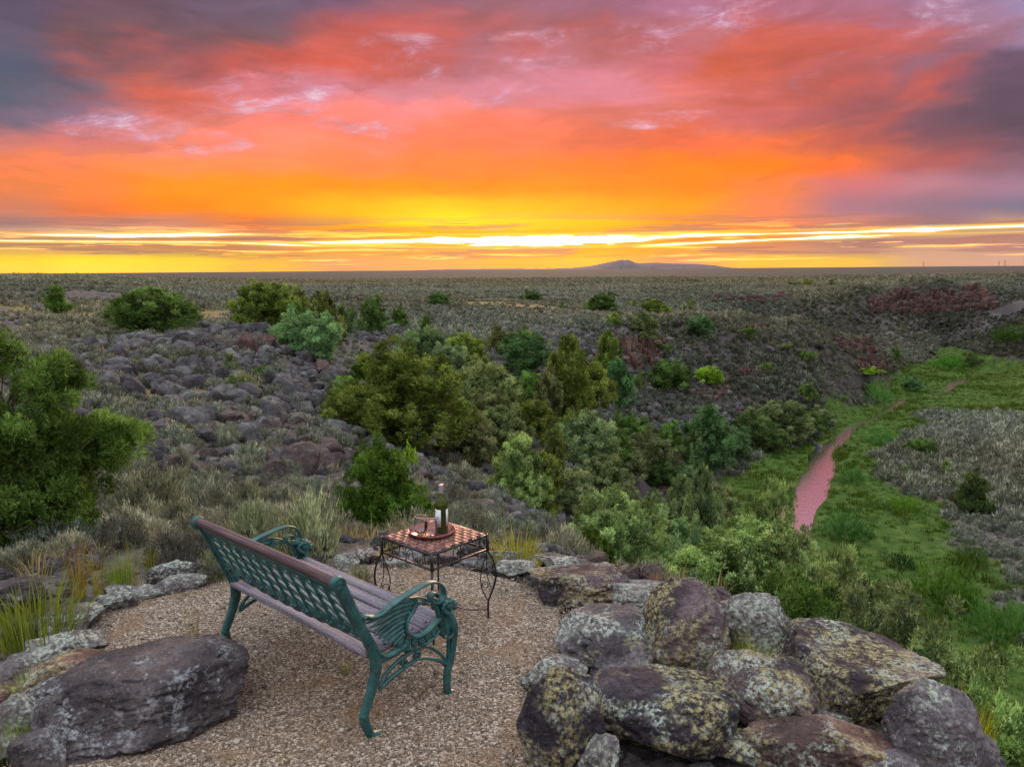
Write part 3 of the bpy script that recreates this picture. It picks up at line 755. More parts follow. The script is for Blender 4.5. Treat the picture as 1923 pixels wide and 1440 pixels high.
# top rail and back panel (panel frame: y along the bench, s down the back)
G = Geo(); yy = np.linspace(.012, BL-.012, 30)
G.tube(np.stack([-.146+0*yy, yy, .818+.002*np.sin(yy*3)], -1), .024, 12)
V = np.concatenate(G.V); G.V = [V]
obj('top_rail', G.mesh('top_rail', M_REDW), bench)
S0 = np.array([-.139, 0, .806]); SD = np.array([.410, 0, -.912]); SN = np.array([.912, 0, .410])
def panel_pt(y, s, o=0.0): return S0 + SD*s + SN*o + np.array([0, y, 0])
def panel_strip(G, pts, w, th, o=0.0):
    """bar in the panel plane through (y, s) points"""
    P2 = np.array(pts, float); T = np.gradient(P2, axis=0); T /= np.linalg.norm(T, axis=1)[:, None]; N = np.stack([-T[:, 1], T[:, 0]], -1)
    W_ = np.full(len(P2), w) if np.isscalar(w) else np.array(w)
    V = []
    prof_ = [(-1, -.6), (-.6, -1), (.6, -1), (1, -.6), (1, .6), (.6, 1), (-.6, 1), (-1, .6)]
    for q in range(len(P2)):
        for a_, b_ in prof_:
            p = P2[q] + N[q]*a_*W_[q]/2; V.append(panel_pt(p[0], p[1], o + b_*th/2))
    m = len(P2); i, j = np.meshgrid(np.arange(m-1), np.arange(8), indexing='ij'); a = i*8+j; b = i*8+(j+1) % 8
    G.add(V, np.stack([a, b, b+8, a+8], -1).reshape(-1, 4))
    for e in (0, (m-1)*8): G.add([V[e+q] for q in range(8)], [[0, q, q+1] for q in range(1, 7)])
G = Geo(); panel_strip(G, [(y, .047) for y in np.linspace(.02, BL-.02, 12)], .040, .012)
panel_strip(G, [(y, .031) for y in np.linspace(.02, BL-.02, 12)], .010, .020)
obj('panel_top_band', G.mesh('panel_top_band', M_GREEN, False), bench)
def low(y): u = (y-BL/2)/(BL/2); return .292 + .040*(1-u*u)
G = Geo(); ys = np.linspace(.02, BL-.02, 90)
sc = np.array([.058 + .016*abs(math.sin(y*PI/.11)) + .010*(1-((y-BL/2)/(BL/2))**2) for y in ys])
Vb = []; 
for q, y in enumerate(ys):
    for o_ in (-.005, .005):
        Vb.append(panel_pt(y, low(y)-.030, o_)); Vb.append(panel_pt(y, low(y)-.030+sc[q], o_))
Fb = []
for q in range(len(ys)-1):
    a = q*4; b = a+4
    Fb += [[a, a+1, b+1, b], [a+2, b+2, b+3, a+3], [a, b, b+2, a+2], [a+1, a+3, b+3, b+1]]
G.add(Vb, Fb)
for q in range(12):
    y = .06+q*(BL-.12)/11
    for s_, dy_ in ((0.012, -.02), (.02, .02), (.028, 0)):
        p = panel_pt(y+dy_, low(y)+s_-.004, -.006); ball(G, p, (.009, .016, .012), 8)
obj('panel_lower_band', G.mesh('panel_lower_band', M_GREEN, False), bench)
nb = 13; step = (BL-.10)/(nb-1)
for q in range(nb):
    y = .05+q*step; G = Geo(); L_ = low(y)-.02-.062
    panel_strip(G, [(y, .062), (y, .062+L_*.5), (y, low(y)-.02)], [.026, .022, .026], .016)
    obj('upright', G.mesh('upright', M_GREEN, False), bench)
for q in range(nb-1):
    y = .05+(q+.5)*step; lo = low(y)
    G = Geo(); dy_ = step/2-.006
    panel_strip(G, [(-dy_, .022), (0, 0), (dy_, -.022)], .015, .010)
    me = G.mesh('slat', M_GREEN, False)
    nn_ = 3
    for w_ in range(nn_+1):
        s_ = .085 + w_*(lo-.045-.085)/nn_
        p = SD*s_ + np.array([0, y, 0]); obj('slat', me, bench, loc=tuple(p))
# ------------------------------------------------------------------ side table
t = mat('black_iron'); t.b.inputs['Base Color'].default_value = (.012,.012,.016,1); t.b.inputs['Roughness'].default_value = .38
t.b.inputs['Specular IOR Level'].default_value = .6; M_IRON = t.m
t = mat('copper_strap'); tcx = t.new('ShaderNodeNewGeometry').outputs['Position']
n = t.noise(tcx, 22, 5, .6)
t.put(t.b.inputs['Base Color'], t.ramp(n, [(.3, (.06,.04,.045)), (.5, (.22,.11,.09)), (.7, (.40,.21,.16))]))
t.b.inputs['Metallic'].default_value = .65
t.put(t.b.inputs['Roughness'], t.rng(n, .3, .7, .42, .60)); M_COPPER = t.m
TX, TY, TH_, TZ = -.4853, 4.7298, .23, .571
table = thing('side_table', (TX, TY, 0), 'small square black wrought-iron side table with woven copper top and scrolled apron', 'side table', rz=.0444+PI/4)
G = Geo()
for s in (-1, 1):
    for z_, r_ in ((TZ-.004, .006), (TZ-.095, .005)):
        G.box((s*TH_, 0, z_), (r_*2, 2*TH_+r_*2, r_*2)); G.box((0, s*TH_, z_ + .0004), (2*TH_-r_*2, r_*2, r_*2))
    for s2 in (-1, 1): G.box((s*TH_, s2*TH_, TZ-.05), (.014, .014, .11))
for q in np.linspace(-.15, .15, 4): G.box((q, 0, TZ-.012), (.012, 2*TH_-.01, .004))
obj('table_frame', G.mesh('table_frame', M_IRON, False), table)
def side_scrolls():
    G = Geo(); zt, zb = TZ-.012, TZ-.090; zc = (zt+zb)/2
    def w3(p2): return np.array([[x_, 0, z_] for x_, z_ in p2])
    G.tube([[0, 0, zb], [0, 0, zt]], .0035, 6)
    for s in (-1, 1):
        for x0_, x1_, f_ in ((.012, .112, 1), (.212, .118, -1)):
            # S scroll: big bow with a curl at each end
            cx = (x0_+x1_)/2
            big = spline([(x0_+f_*.022, zt-.030), (x0_+f_*.010, zt-.052), (x0_+f_*.004, zt-.030), (x0_+f_*.018, zt-.006), (x0_+f_*.045, zt-.012), (cx, zc), (x1_-f_*.030, zb+.010), (x1_-f_*.010, zb+.012), (x1_-f_*.008, zb+.034), (x1_-f_*.026, zb+.034), (x1_-f_*.026, zb+.020)], 5)
            G.tube(w3([(s*x_, z_) for x_, z_ in big]), .0030, 6)
    return G
G = side_scrolls(); me = G.mesh('apron_scroll', M_IRON)
for k in range(4):
    a = k*PI/2; obj('apron_scroll', me, table, loc=(TH_*math.sin(a), -TH_*math.cos(a), 0), rot=(0, 0, a))
def leg_geo():
    G = Geo(); Z_ = lambda y: (1300-y)/735*.571; X_ = lambda x: (x-1155)/4.5*3.6/1000*.93
    def w3(p2): return np.array([[X_(x_), 0, Z_(y_)] for x_, y_ in p2])
    G.tube(w3(spline([(1150,560),(1152,640),(1155,690),(1200,780),(1222,880),(1210,980),(1172,1080),(1155,1150),(1155,1240),(1155,1296)], 6)), .0065, 8)
    G.tube(w3(spline([(1155,695),(1120,810),(1095,920),(1108,1020),(1150,1112)], 6)), .0038, 6)
    G.tube(w3(spline([(1150,720),(1145,820),(1152,910),(1185,1012)], 6)), .0032, 6)
    G.tube(w3(spline([(1150,700),(1115,695),(1082,700),(1066,730),(1085,760),(1112,752),(1110,730)], 6)), .0038, 6)
    r = [(1133+25*math.cos(a_), 980+25*math.sin(a_)) for a_ in np.linspace(0, 2*PI, 17)]; G.tube(w3(r), .003, 6)
    ball(G, (0, 0, .011), (.014, .014, .013), 10)
    return G
me = leg_geo().mesh('leg', M_IRON)
for k in range(4):
    a = PI/4+k*PI/2; obj('leg', me, table, loc=(TH_*math.sqrt(2)*math.cos(a), TH_*math.sqrt(2)*math.sin(a), 0), rot=(0, 0, a))
D_ = TH_*math.sqrt(2)
G = Geo(); 
pth = spline([(.0,.118,.06),(.05,.128,0),(.10,.120,0),(.15,.100,0),(.20,.088,0),(.26,.086,0),(D_-.005,.086,0)], 6)
G.tube([[p[0], 0, p[1]] for p in pth], .005, 7)
G.tube([[.07+.022*math.cos(a_)*(1-.5*a_/9), 0, .150+.022*math.sin(a_)*(1-.5*a_/9)] for a_ in np.linspace(-PI/2, 7, 20)], .0035, 6)
me = G.mesh('stretcher', M_IRON)
for k in range(4): obj('stretcher', me, table, rot=(0, 0, PI/4+k*PI/2))
G = Geo(); ball(G, (0, 0, .118), .014, 10); obj('stretcher_boss', G.mesh('stretcher_boss', M_IRON), table)
# woven straps, each one its own part
def strap(seed, ph):
    V = []; m = 60
    for k in range(m+1):
        x_ = -TH_+.006+(2*TH_-.012)*k/m
        z_ = .0034*math.sin(PI*(x_/.0365)+ph)
        for y_, dz_ in ((-.0155, 0), (-.0155, .002), (0, .0032), (.0155, .002), (.0155, 0)): V.append([x_, y_, z_+dz_])
    i, j = np.meshgrid(np.arange(m), np.arange(5), indexing='ij'); a = i*5+j; b = i*5+(j+1) % 5
    return mesh_np('strap', V, np.stack([a, b, b+5, a+5], -1).reshape(-1, 4), M_COPPER, True)
sm = [strap(0, 0), strap(1, PI)]
for k in range(12):
    c_ = (k-5.5)*.0365
    obj('strap', sm[k % 2], table, loc=(0, c_, TZ+.002))
    obj('strap', sm[(k+1) % 2], table, loc=(c_, 0, TZ+.002), rot=(0, 0, PI/2))
# ------------------------------------------------------------------ tray, bottle, glasses
ZT = TZ+.008
def on_table(px, py): return flat(px, py, ZT)
t = mat('glazed_copper'); n = t.noise(t.new('ShaderNodeTexCoord').outputs['Object'], 16, 5, .6)
t.put(t.b.inputs['Base Color'], t.ramp(n, [(.3, (.16,.05,.03)), (.5, (.30,.12,.08)), (.7, (.22,.14,.26))]))
t.b.inputs['Metallic'].default_value = .55; t.b.inputs['Roughness'].default_value = .22; M_TRAY = t.m
tray = thing('serving_tray', tuple(on_table(811, 1000)), 'round copper-brown tray with raised rim on the side table', 'tray')
G = Geo(); G.lathe([(0,.002),(.118,.002),(.130,.008),(.140,.020),(.145,.022),(.148,.018),(.138,.004),(.125,0),(0,0)], 56)
obj('tray_dish', G.mesh('tray_dish', M_TRAY), tray)
G = Geo(); a_ = np.linspace(0, 2*PI, 57); G.tube(np.stack([.1455*np.cos(a_), .1455*np.sin(a_), .0215+0*a_], -1), .0036, 8, caps=False)
obj('rim', G.mesh('rim', M_TRAY), tray)
t = mat('green_glass'); t.b.inputs['Base Color'].default_value = (.16,.24,.02,1); t.b.inputs['Roughness'].default_value = .04
t.b.inputs['Transmission Weight'].default_value = .85; t.b.inputs['IOR'].default_value = 1.5; M_GG = t.m
t = mat('white_wine'); t.b.inputs['Base Color'].default_value = (.05,.06,.006,1); t.b.inputs['Roughness'].default_value = .1; M_WINE = t.m
t = mat('label_paper'); t.b.inputs['Base Color'].default_value = (.66,.66,.68,1); t.b.inputs['Roughness'].default_value = .6; M_PAPER = t.m
t = mat('label_ink'); t.b.inputs['Base Color'].default_value = (.06,.055,.07,1); M_INK = t.m
t = mat('foil_capsule'); t.b.inputs['Base Color'].default_value = (.42,.42,.44,1); t.b.inputs['Metallic'].default_value = .6; t.b.inputs['Roughness'].default_value = .4; M_FOIL = t.m
t = mat('copper_foil'); t.b.inputs['Base Color'].default_value = (.62,.36,.30,1); t.b.inputs['Metallic'].default_value = .6; t.b.inputs['Roughness'].default_value = .35; M_FOIL2 = t.m
zb = ZT+.004
bp = flat(830, 998, zb)
bottle = thing('wine_bottle', tuple(bp), 'green glass wine bottle with white label and silver capsule, standing on the tray', 'wine bottle')
G = Geo(); G.lathe([(0,.012),(.028,.003),(.036,.001),(.0385,.006),(.0385,.172),(.0365,.190),(.028,.214),(.019,.234),(.0148,.252),(.0140,.285),(.0150,.292),(0,.292)], 40)
obj('glass_body', G.mesh('glass_body', M_GG), bottle)
G = Geo(); G.lathe([(0,.014),(.0360,.008),(.0360,.160),(.0350,.170),(0,.1702)], 32)
obj('wine', G.mesh('wine', M_WINE), bottle)
def wrap(name, a0, a1, z0, z1, r, m):
    th = np.linspace(math.radians(a0), math.radians(a1), 18); V = []
    for a_ in th:
        for rr, z_ in ((r, z0), (r, z1), (r+.0006, z1), (r+.0006, z0)): V.append([rr*math.cos(a_), rr*math.sin(a_), z_])
    i, j = np.meshgrid(np.arange(17), np.arange(4), indexing='ij'); a = i*4+j; b = i*4+(j+1) % 4
    return mesh_np(name, V, np.stack([a, b, b+4, a+4], -1).reshape(-1, 4), m, True)
obj('front_label', wrap('front_label', 175, 268, .040, .150, .0389, M_PAPER), bottle)
obj('back_label', wrap('back_label', 318, 375, .045, .150, .0389, M_PAPER), bottle, loc=(0, 0, 0))
def mark(pts, r=.0008):
    G = Geo()
    P3 = []
    for a_, z_ in spline(pts, 5): P3.append([.0396*math.cos(math.radians(a_)), .0396*math.sin(math.radians(a_)), z_])
    G.tube(P3, r, 5); obj('label_mark', G.mesh('label_mark', M_INK), bottle)
mark([(226,.088),(228,.102),(234,.096),(238,.086)]); mark([(238,.086),(239,.103),(246,.104),(250,.092)], .0010)
mark([(206,.128),(212,.138)], .0026); mark([(204,.136),(214,.130)], .0022); mark([(222,.060),(250,.060)], .0005)
G = Geo(); G.lathe([(.0155,.248),(.0158,.292),(.0156,.297)], 24); obj('capsule', G.mesh('capsule', M_FOIL), bottle)
G = Geo(); G.lathe([(.0157,.2955),(.0152,.302),(0,.3035)], 24); obj('capsule_top', G.mesh('capsule_top', M_FOIL2), bottle)
t = mat('clear_glass'); t.b.inputs['Base Color'].default_value = (.96,.97,1,1); t.b.inputs['Roughness'].default_value = .0
t.b.inputs['Transmission Weight'].default_value = 1.0; t.b.inputs['IOR'].default_value = 1.45; M_CG = t.m
def tumbler():
    out = [(0,.0),(.020,0),(.026,.003),(.036,.018),(.0415,.040),(.0405,.065),(.0365,.095),(.0345,.108)]
    inn = [(.0333,.108),(.0353,.095),(.0393,.065),(.0403,.040),(.0350,.020),(.024,.008),(0,.007)]
    G = Geo(); G.lathe(out+[(.0340,.1092)]+inn, 40); return G
me = tumbler().mesh('glass_bowl', M_CG)
G = Geo(); a_ = np.linspace(0, 2*PI, 41); G.tube(np.stack([.0341*np.cos(a_), .0341*np.sin(a_), .1085+0*a_], -1), .0010, 6, caps=False)
t = mat('glass_edge_glint'); t.b.inputs['Base Color'].default_value = (.9,.6,.5,1); t.b.inputs['Roughness'].default_value = .12; t.b.inputs['Metallic'].default_value = .9  # orange sky glint on the glass lip, put into the ring's colour
rm = G.mesh('rim', t.m)
for (px, py, lab) in ((790.5, 1001, 'empty stemless wine glass farther from the bottle, left one on the tray'), (809.5, 1008, 'empty stemless wine glass nearest the bottle, at the front of the tray')):
    g = thing('wine_glass', tuple(flat(px, py, zb)), lab, 'wine glass', 'stemless glasses on the tray')
    obj('glass_bowl', me, g); obj('rim', rm, g)
# ------------------------------------------------------------------ rocks
def ico(level):
    p = (1+5**.5)/2
    V = np.array([[-1,p,0],[1,p,0],[-1,-p,0],[1,-p,0],[0,-1,p],[0,1,p],[0,-1,-p],[0,1,-p],[p,0,-1],[p,0,1],[-p,0,-1],[-p,0,1]], float)
    V /= np.linalg.norm(V, axis=1)[:, None]
    F = np.array([[0,11,5],[0,5,1],[0,1,7],[0,7,10],[0,10,11],[1,5,9],[5,11,4],[11,10,2],[10,7,6],[7,1,8],[3,9,4],[3,4,2],[3,2,6],[3,6,8],[3,8,9],[4,9,5],[2,4,11],[6,2,10],[8,6,7],[9,8,1]])
    for _ in range(level):
        E = np.sort(np.concatenate([F[:, [0, 1]], F[:, [1, 2]], F[:, [2, 0]]]), axis=1)
        U, inv = np.unique(E, axis=0, return_inverse=True); inv = inv.ravel()
        M = V[U[:, 0]]+V[U[:, 1]]; M /= np.linalg.norm(M, axis=1)[:, None]
        n0 = len(V); V = np.vstack([V, M]); k = len(F)
        a, b, c = n0+inv[:k], n0+inv[k:2*k], n0+inv[2*k:]
        F = np.concatenate([np.stack([F[:, 0], a, c], 1), np.stack([F[:, 1], b, a], 1), np.stack([F[:, 2], c, b], 1), np.stack([a, b, c], 1)])
    return V, F
ICO = {k: ico(k) for k in (1, 2, 3, 4, 5)}
def rock_mesh(name, seed, level=4, box=.6, cuts=9, lump=.18, pit=.02, m=None, crack=.05, smooth=True):
    r_ = np.random.default_rng(seed); V, F = ICO[level]; V = V.copy()
    V = np.sign(V)*np.abs(V)**box; V /= np.abs(V).max()
    for _ in range(cuts):
        n = r_.normal(size=3); n[2] = n[2]*.8; n /= np.linalg.norm(n); d = r_.uniform(.55, .92)
        h = V @ n - d; V = V - np.where(h > 0, h*.88, 0)[:, None]*n
    V = V*(1 + lump*fbm(V*1.1+seed, 3, seed) )[:, None]
    cr = np.abs(fbm(V*1.9+seed*2.1, 2, seed+3)); V = V*(1-crack*sstep(cr, .10, 0))[:, None]
    V = V*(1 + .045*fbm(V*4.0, 4, seed+1, .6))[:, None]
    if pit: V = V*(1 - pit*sstep(fbm(V*11, 2, seed+5), .2, .7))[:, None]
    V /= np.abs(V).max(0)
    return mesh_np(name, V*.5, F, m, smooth)
def rock_mat(name, cols, lich, lcol, lich2, l2col, dark=.4, spots=1.0, bd=1.0):
    t = mat(name)
    tc_ = t.new('ShaderNodeNewGeometry').outputs['Position']
    n = t.noise(tc_, 3.0, 6, .65, .3); n2 = t.noise(tc_, 30, 6, .7); n3 = t.noise(tc_, 1.3, 4, .6)
    c = t.ramp(n, [(.28, cols[0]), (.5, cols[1]), (.72, cols[2])])
    c = t.mix(t.rng(n2, .42, .60, 0, .55), c, tuple(q*.35 for q in cols[0])+(1,))
    c = t.mix(t.rng(n2, .56, .66, 0, .5), c, tuple(min(1, q*1.7) for q in cols[2])+(1,))
    c = t.mix(t.rng(n3, .48, .55, 0, min(1, dark*1.35)), c, (.022,.017,.022,1))
    def patches(thr, colr, sc, off, edge):
        v = t.voro(t.vmath('ADD', t.vmath('ADD', tc_, (off, off, off)), t.vmath('MULTIPLY', t.noise(tc_, 25, 3, .6, out=1), (.03, .03, .03))), sc)
        pn = t.noise(t.vmath('ADD', tc_, (off*3, off, 0)), 3.4, 5, .7)
        pn2 = t.noise(t.vmath('ADD', tc_, (off, 0, off)), 34, 6, .8)
        m_ = t.math('MULTIPLY', t.rng(pn, thr, thr+.12), t.rng(v, edge+.25, edge-.15))
        return t.math('MULTIPLY', m_, t.rng(pn2, .44, .54)), pn2
    m1, q = patches(lich, lcol, 42.0, 3.1, .60)
    c = t.mix(t.math('MULTIPLY', m1, .92*spots), c, t.ramp(q, [(.35, tuple(x*.6 for x in lcol)), (.65, lcol)]))
    m2, q = patches(lich2, l2col, 60.0, 7.7, .56)
    c = t.mix(t.math('MULTIPLY', m2, .9*spots), c, t.ramp(q, [(.35, tuple(x*.65 for x in l2col)), (.65, l2col)]))
    m3, q = patches(.66, (.55,.24,.02), 9.0, 12.7, .26)
    c = t.mix(t.math('MULTIPLY', m3, .85*spots), c, (.50,.25,.025,1))
    t.put(t.b.inputs['Base Color'], c)
    h = t.math('ADD', t.math('MULTIPLY', n2, .6), t.math('MULTIPLY', t.voro(tc_, 40.0), .5))
    b1 = bump(t, n, .8, .09*bd); t.put(t.b.inputs['Normal'], bump(t, h, 1.0, .020*bd, b1))
    t.b.inputs['Roughness'].default_value = .82; t.b.inputs['Specular IOR Level'].default_value = .25
    return t.m
PALE = (.47,.52,.43); OCH = (.40,.35,.17)
RM = dict(
 grey=rock_mat('grey_basalt', [(.07,.06,.068),(.165,.14,.152),(.29,.255,.26)], .45, PALE, .58, OCH, .35),
 pale=rock_mat('lichened_basalt', [(.09,.075,.08),(.18,.155,.155),(.28,.25,.24)], .40, PALE, .52, PALE, .2),
 red=rock_mat('red_basalt', [(.06,.038,.042),(.115,.080,.088),(.23,.175,.18)], .44, OCH, .48, PALE, .6),
 black=rock_mat('black_basalt', [(.02,.017,.023),(.05,.04,.052),(.11,.09,.11)], .44, OCH, .50, PALE, .5),
 rust=rock_mat('rust_basalt', [(.09,.048,.038),(.18,.10,.08),(.28,.18,.15)], .47, OCH, .54, PALE, .45),
 dark=rock_mat('pitted_basalt', [(.032,.024,.026),(.085,.068,.070),(.20,.17,.17)], .52, (.36,.38,.40), .64, OCH, .25),
)
RCACHE = {}
def near_rock(x0, x1, yt, yb, m, label, seed, z=0.0, depth=.85, rz=None, box=.65, grp='boulders around the gravel terrace', cuts=8, level=5, lump=.16, tilt=(0, 0), yb_hidden=0):
    """a boulder that fills x0..x1 / yt..yb of the photograph when it stands on height z"""
    g = flat((x0+x1)/2, yb, z); dist = np.linalg.norm(g-np.array([0, 0, EYE])); mpp = dist/FPX
    dep = math.atan2(EYE-z, math.hypot(g[0], g[1]))
    w = (x1-x0)*mpp*1.17; D = w*depth; hp = (yb-yt)*mpp
    h = (hp*1.06 - D*.72*math.sin(dep))/math.cos(dep)
    if h < .34*w*min(depth, 1): D = max(.45*w, min(D, (hp-.34*w*math.cos(dep))/(math.sin(dep)*.72))); h = max(.26*w, (hp - D*.72*math.sin(dep))/math.cos(dep))
    hd = g[:2]/np.linalg.norm(g[:2]); c_ = g[:2] + hd*D*.46
    me = rock_mesh('boulder', seed, level, box, cuts, lump, .02, RM[m])
    o = obj('boulder', me, loc=(c_[0], c_[1], z + h*.5 - h*.10), scale=(w, D, h*1.2))
    o.rotation_euler = (tilt[0], tilt[1], -math.atan2(hd[0], hd[1]) if rz is None else rz)
    return prop(o, label, 'boulder', grp)
NB = [
 (990,1160,1052,1150,'red','flat purple-brown boulder with an undercut edge at the right corner of the gravel',101),
 (1060,1150,1062,1120,'black','small jet-black rock tucked behind the undercut boulder',102),
 (1025,1085,1044,1090,'pale','rounded grey rock beside the yellow flowers at the terrace corner',103),
 (1100,1160,1130,1165,'red','small brown rock wedged between the black rock and the dark-faced boulder',104),
 (1135,1222,1092,1160,'pale','pale-lichened boulder directly behind the dark-faced round boulder',105),
 (1060,1292,1138,1300,'grey','large round grey boulder with a smooth dark face at its left end',106),
 (1203,1348,1096,1300,'red','tall reddish boulder with dark cap and ochre lichen on its flank',107),
 (1338,1482,1112,1265,'pale','big pale grey boulder speckled white, with grass at its foot',108),
 (1474,1580,1164,1230,'red','low reddish boulder half hidden behind the ochre-covered ones',109),
 (1440,1712,1204,1385,'red','widest boulder, maroon and thickly covered in ochre lichen',110),
 (1338,1512,1246,1400,'red','maroon boulder with a cleft, left of the widest ochre-covered one',111),
 (1112,1358,1262,1450,'black','large black boulder with ochre lichen rim at the front of the pile',112),
 (988,1128,1276,1470,'black','black boulder with pink lichen spots beside the gravel edge',113),
 (980,1092,1238,1330,'pale','flat light grey boulder between gravel and the black boulder',114),
 (1100,1200,1255,1330,'grey','grey rock filling the gap under the dark-faced boulder',115),
 (1420,1700,1352,1500,'rust','orange-brown boulder at the bottom of the picture with pale crest',116),
 (1345,1425,1385,1450,'red','small striped rock left of the orange-brown boulder',117),
 (1672,1800,1322,1500,'grey','grey lumpy boulder at the right end of the pile by the dry tuft',118),
 (1500,1585,1322,1392,'grey','grey-blue wedge of rock between the maroon boulders and the orange one',119),
 (1180,1290,1090,1140,'grey','low rock peeping over behind the tall reddish boulder',120),
 (1330,1372,1104,1150,'red','pointed little rock at the shoulder of the big pale boulder',121),
 (1780,1850,1395,1480,'grey','last low rock of the pile, beside the yellow-green grass',122),
 (1090,1160,1395,1500,'pale','pale slab seen between the two black boulders',123),
 (1600,1700,1420,1520,'grey','grey rock under the right flank of the orange-brown boulder',124),
]
for x0, x1, yt, yb, m, lab, sd_ in NB: near_rock(x0, x1, yt, yb, m, lab, sd_, box=.86 if sd_ in (106, 107, 108, 112, 118) else .76, lump=.13, cuts=6)
NL = [
 (128,446,1232,1446,'dark','very large pitted dark slab of basalt in the left foreground',238,.62),
 (42,215,1236,1345,'rust','reddish flat-topped boulder behind the big dark slab',202,.8),
 (-10,64,1246,1300,'pale','cream-lichened rock at the left edge beside the reddish boulder',203,.8),
 (-20,50,1290,1350,'rust','brown rock at the left edge below the cream-lichened one',204,.8),
 (22,86,1315,1395,'pale','pale speckled rock left of the big dark slab',205,.8),
 (-20,48,1388,1440,'grey','rounded rock in the bottom-left corner',206,.9),
 (76,182,1188,1250,'pale','lumpy grey boulder left of the gravel with green lichen',207,.8),
 (90,180,1148,1205,'grey','dark ridge-shaped boulder above the lumpy grey one',208,.9),
 (2,80,1232,1268,'grey','low blue-grey rock below the green grass clump',209,.8),
 (165,245,1118,1155,'grey','flat tilted slab at the top-left corner of the gravel',210,.8),
 (-20,66,1096,1155,'dark','dark boulder under the big left juniper',211,.8),
 (235,300,1108,1130,'pale','thin pale slab next to the flat tilted slab',212,.8),
 (290,378,1080,1118,'grey','angular grey boulder at the far-left edge of the gravel',213,.8),
 (290,372,1052,1090,'grey','long low rock behind the angular grey boulder',214,.8),
 (210,262,1100,1128,'grey','small rock between the grass and the thin pale slab',215,.8),
 (-20,22,1180,1222,'red','brown rock cut by the left edge of the picture under the grass',216,.8),
 (40,110,1395,1470,'dark','dark rock pressed against the left end of the big slab',217,.8),
 (400,450,1060,1084,'grey','grey rock against the bench end at the gravel edge',218,.8),
 (624,672,1038,1078,'pale','white-speckled rock behind the bench seat',219,.8),
 (655,712,1022,1064,'red','pointed brown rock behind the white-speckled one',220,.8),
 (715,772,1046,1072,'grey','flat rock just left of the table legs',221,.8),
 (745,800,1030,1062,'grey','grey rock seen through the table legs',222,.8),
 (800,870,1040,1066,'red','brown-grey rock behind the table',223,.8),
 (868,925,1048,1070,'grey','low rock right of the table at the gravel edge',224,.8),
 (918,1000,1050,1088,'pale','flat pale rock on the gravel edge right of the table',225,.8),
 (905,975,1028,1060,'grey','grey slab in the yellow grass beyond the gravel',226,.8),
 (1000,1050,1040,1062,'grey','small rock among the yellow flowers',227,.8),
 (495,550,1010,1045,'grey','round grey rock in the pale sagebrush behind the bench',228,.8),
]
for x0, x1, yt, yb, m, lab, sd_, dp in NL:
    big_ = sd_ == 238
    near_rock(x0, x1, yt, yb, m, lab, sd_, depth=dp, box=.85 if big_ else .58, cuts=6 if big_ else 11, level=5 if x1-x0 > 90 else 4, lump=.15, rz=.55 if big_ else None)
    if big_:
        ob_ = [q for q in C.objects if q.get('label') == lab][0]
        c_ = flat(262, 1345); ob_.location = (c_[0], c_[1], .12); ob_.scale = (1.10, .80, .43); ob_.rotation_euler = (0, 0, .50)
# shared meshes for the rocks of the slopes
SM = dict(
 grey=rock_mat('slope_grey', [(.045,.042,.044),(.14,.13,.135),(.30,.285,.28)], .50, PALE, .62, OCH, .15, .6, 2.2),
 dark=rock_mat('slope_dark', [(.03,.028,.030),(.09,.082,.088),(.21,.20,.205)], .56, PALE, .66, OCH, .2, .5, 2.2),
 red=rock_mat('slope_brown', [(.045,.032,.032),(.12,.085,.082),(.24,.185,.175)], .56, PALE, .64, OCH, .15, .5, 2.2),
 rust=rock_mat('slope_rust', [(.055,.034,.03),(.14,.085,.07),(.26,.175,.15)], .6, PALE, .66, OCH, .15, .4, 2.2),
 pale=rock_mat('slope_pale', [(.06,.055,.056),(.17,.15,.155),(.33,.30,.30)], .46, PALE, .6, OCH, .1, .7, 2.2))
RK = {m: [rock_mesh('rock', 300+k+17*i, 3, .5, 13, .09, .03, SM[m], smooth=False) for k in range(4)] for i, m in enumerate(('grey', 'dark', 'red', 'rust', 'pale'))}
def slope_rock(px, py, wpx, hpx, m, label, grp, sink=.25, k=None, rz=None, depth=.9):
    g, r = ground(px, py); mpp = r/FPX*1.02
    w = wpx*mpp; h = hpx*mpp*1.15
    o = obj('boulder', RK[m][rnd.randrange(4) if k is None else k], loc=(g[0], g[1], g[2]+h*(.5-sink)), scale=(w, w*depth, h*1.25))
    o.rotation_euler = (rnd.uniform(-.15, .15), rnd.uniform(-.15, .15), rnd.uniform(0, 6.28) if rz is None else rz)
    return prop(o, label, 'boulder', grp)
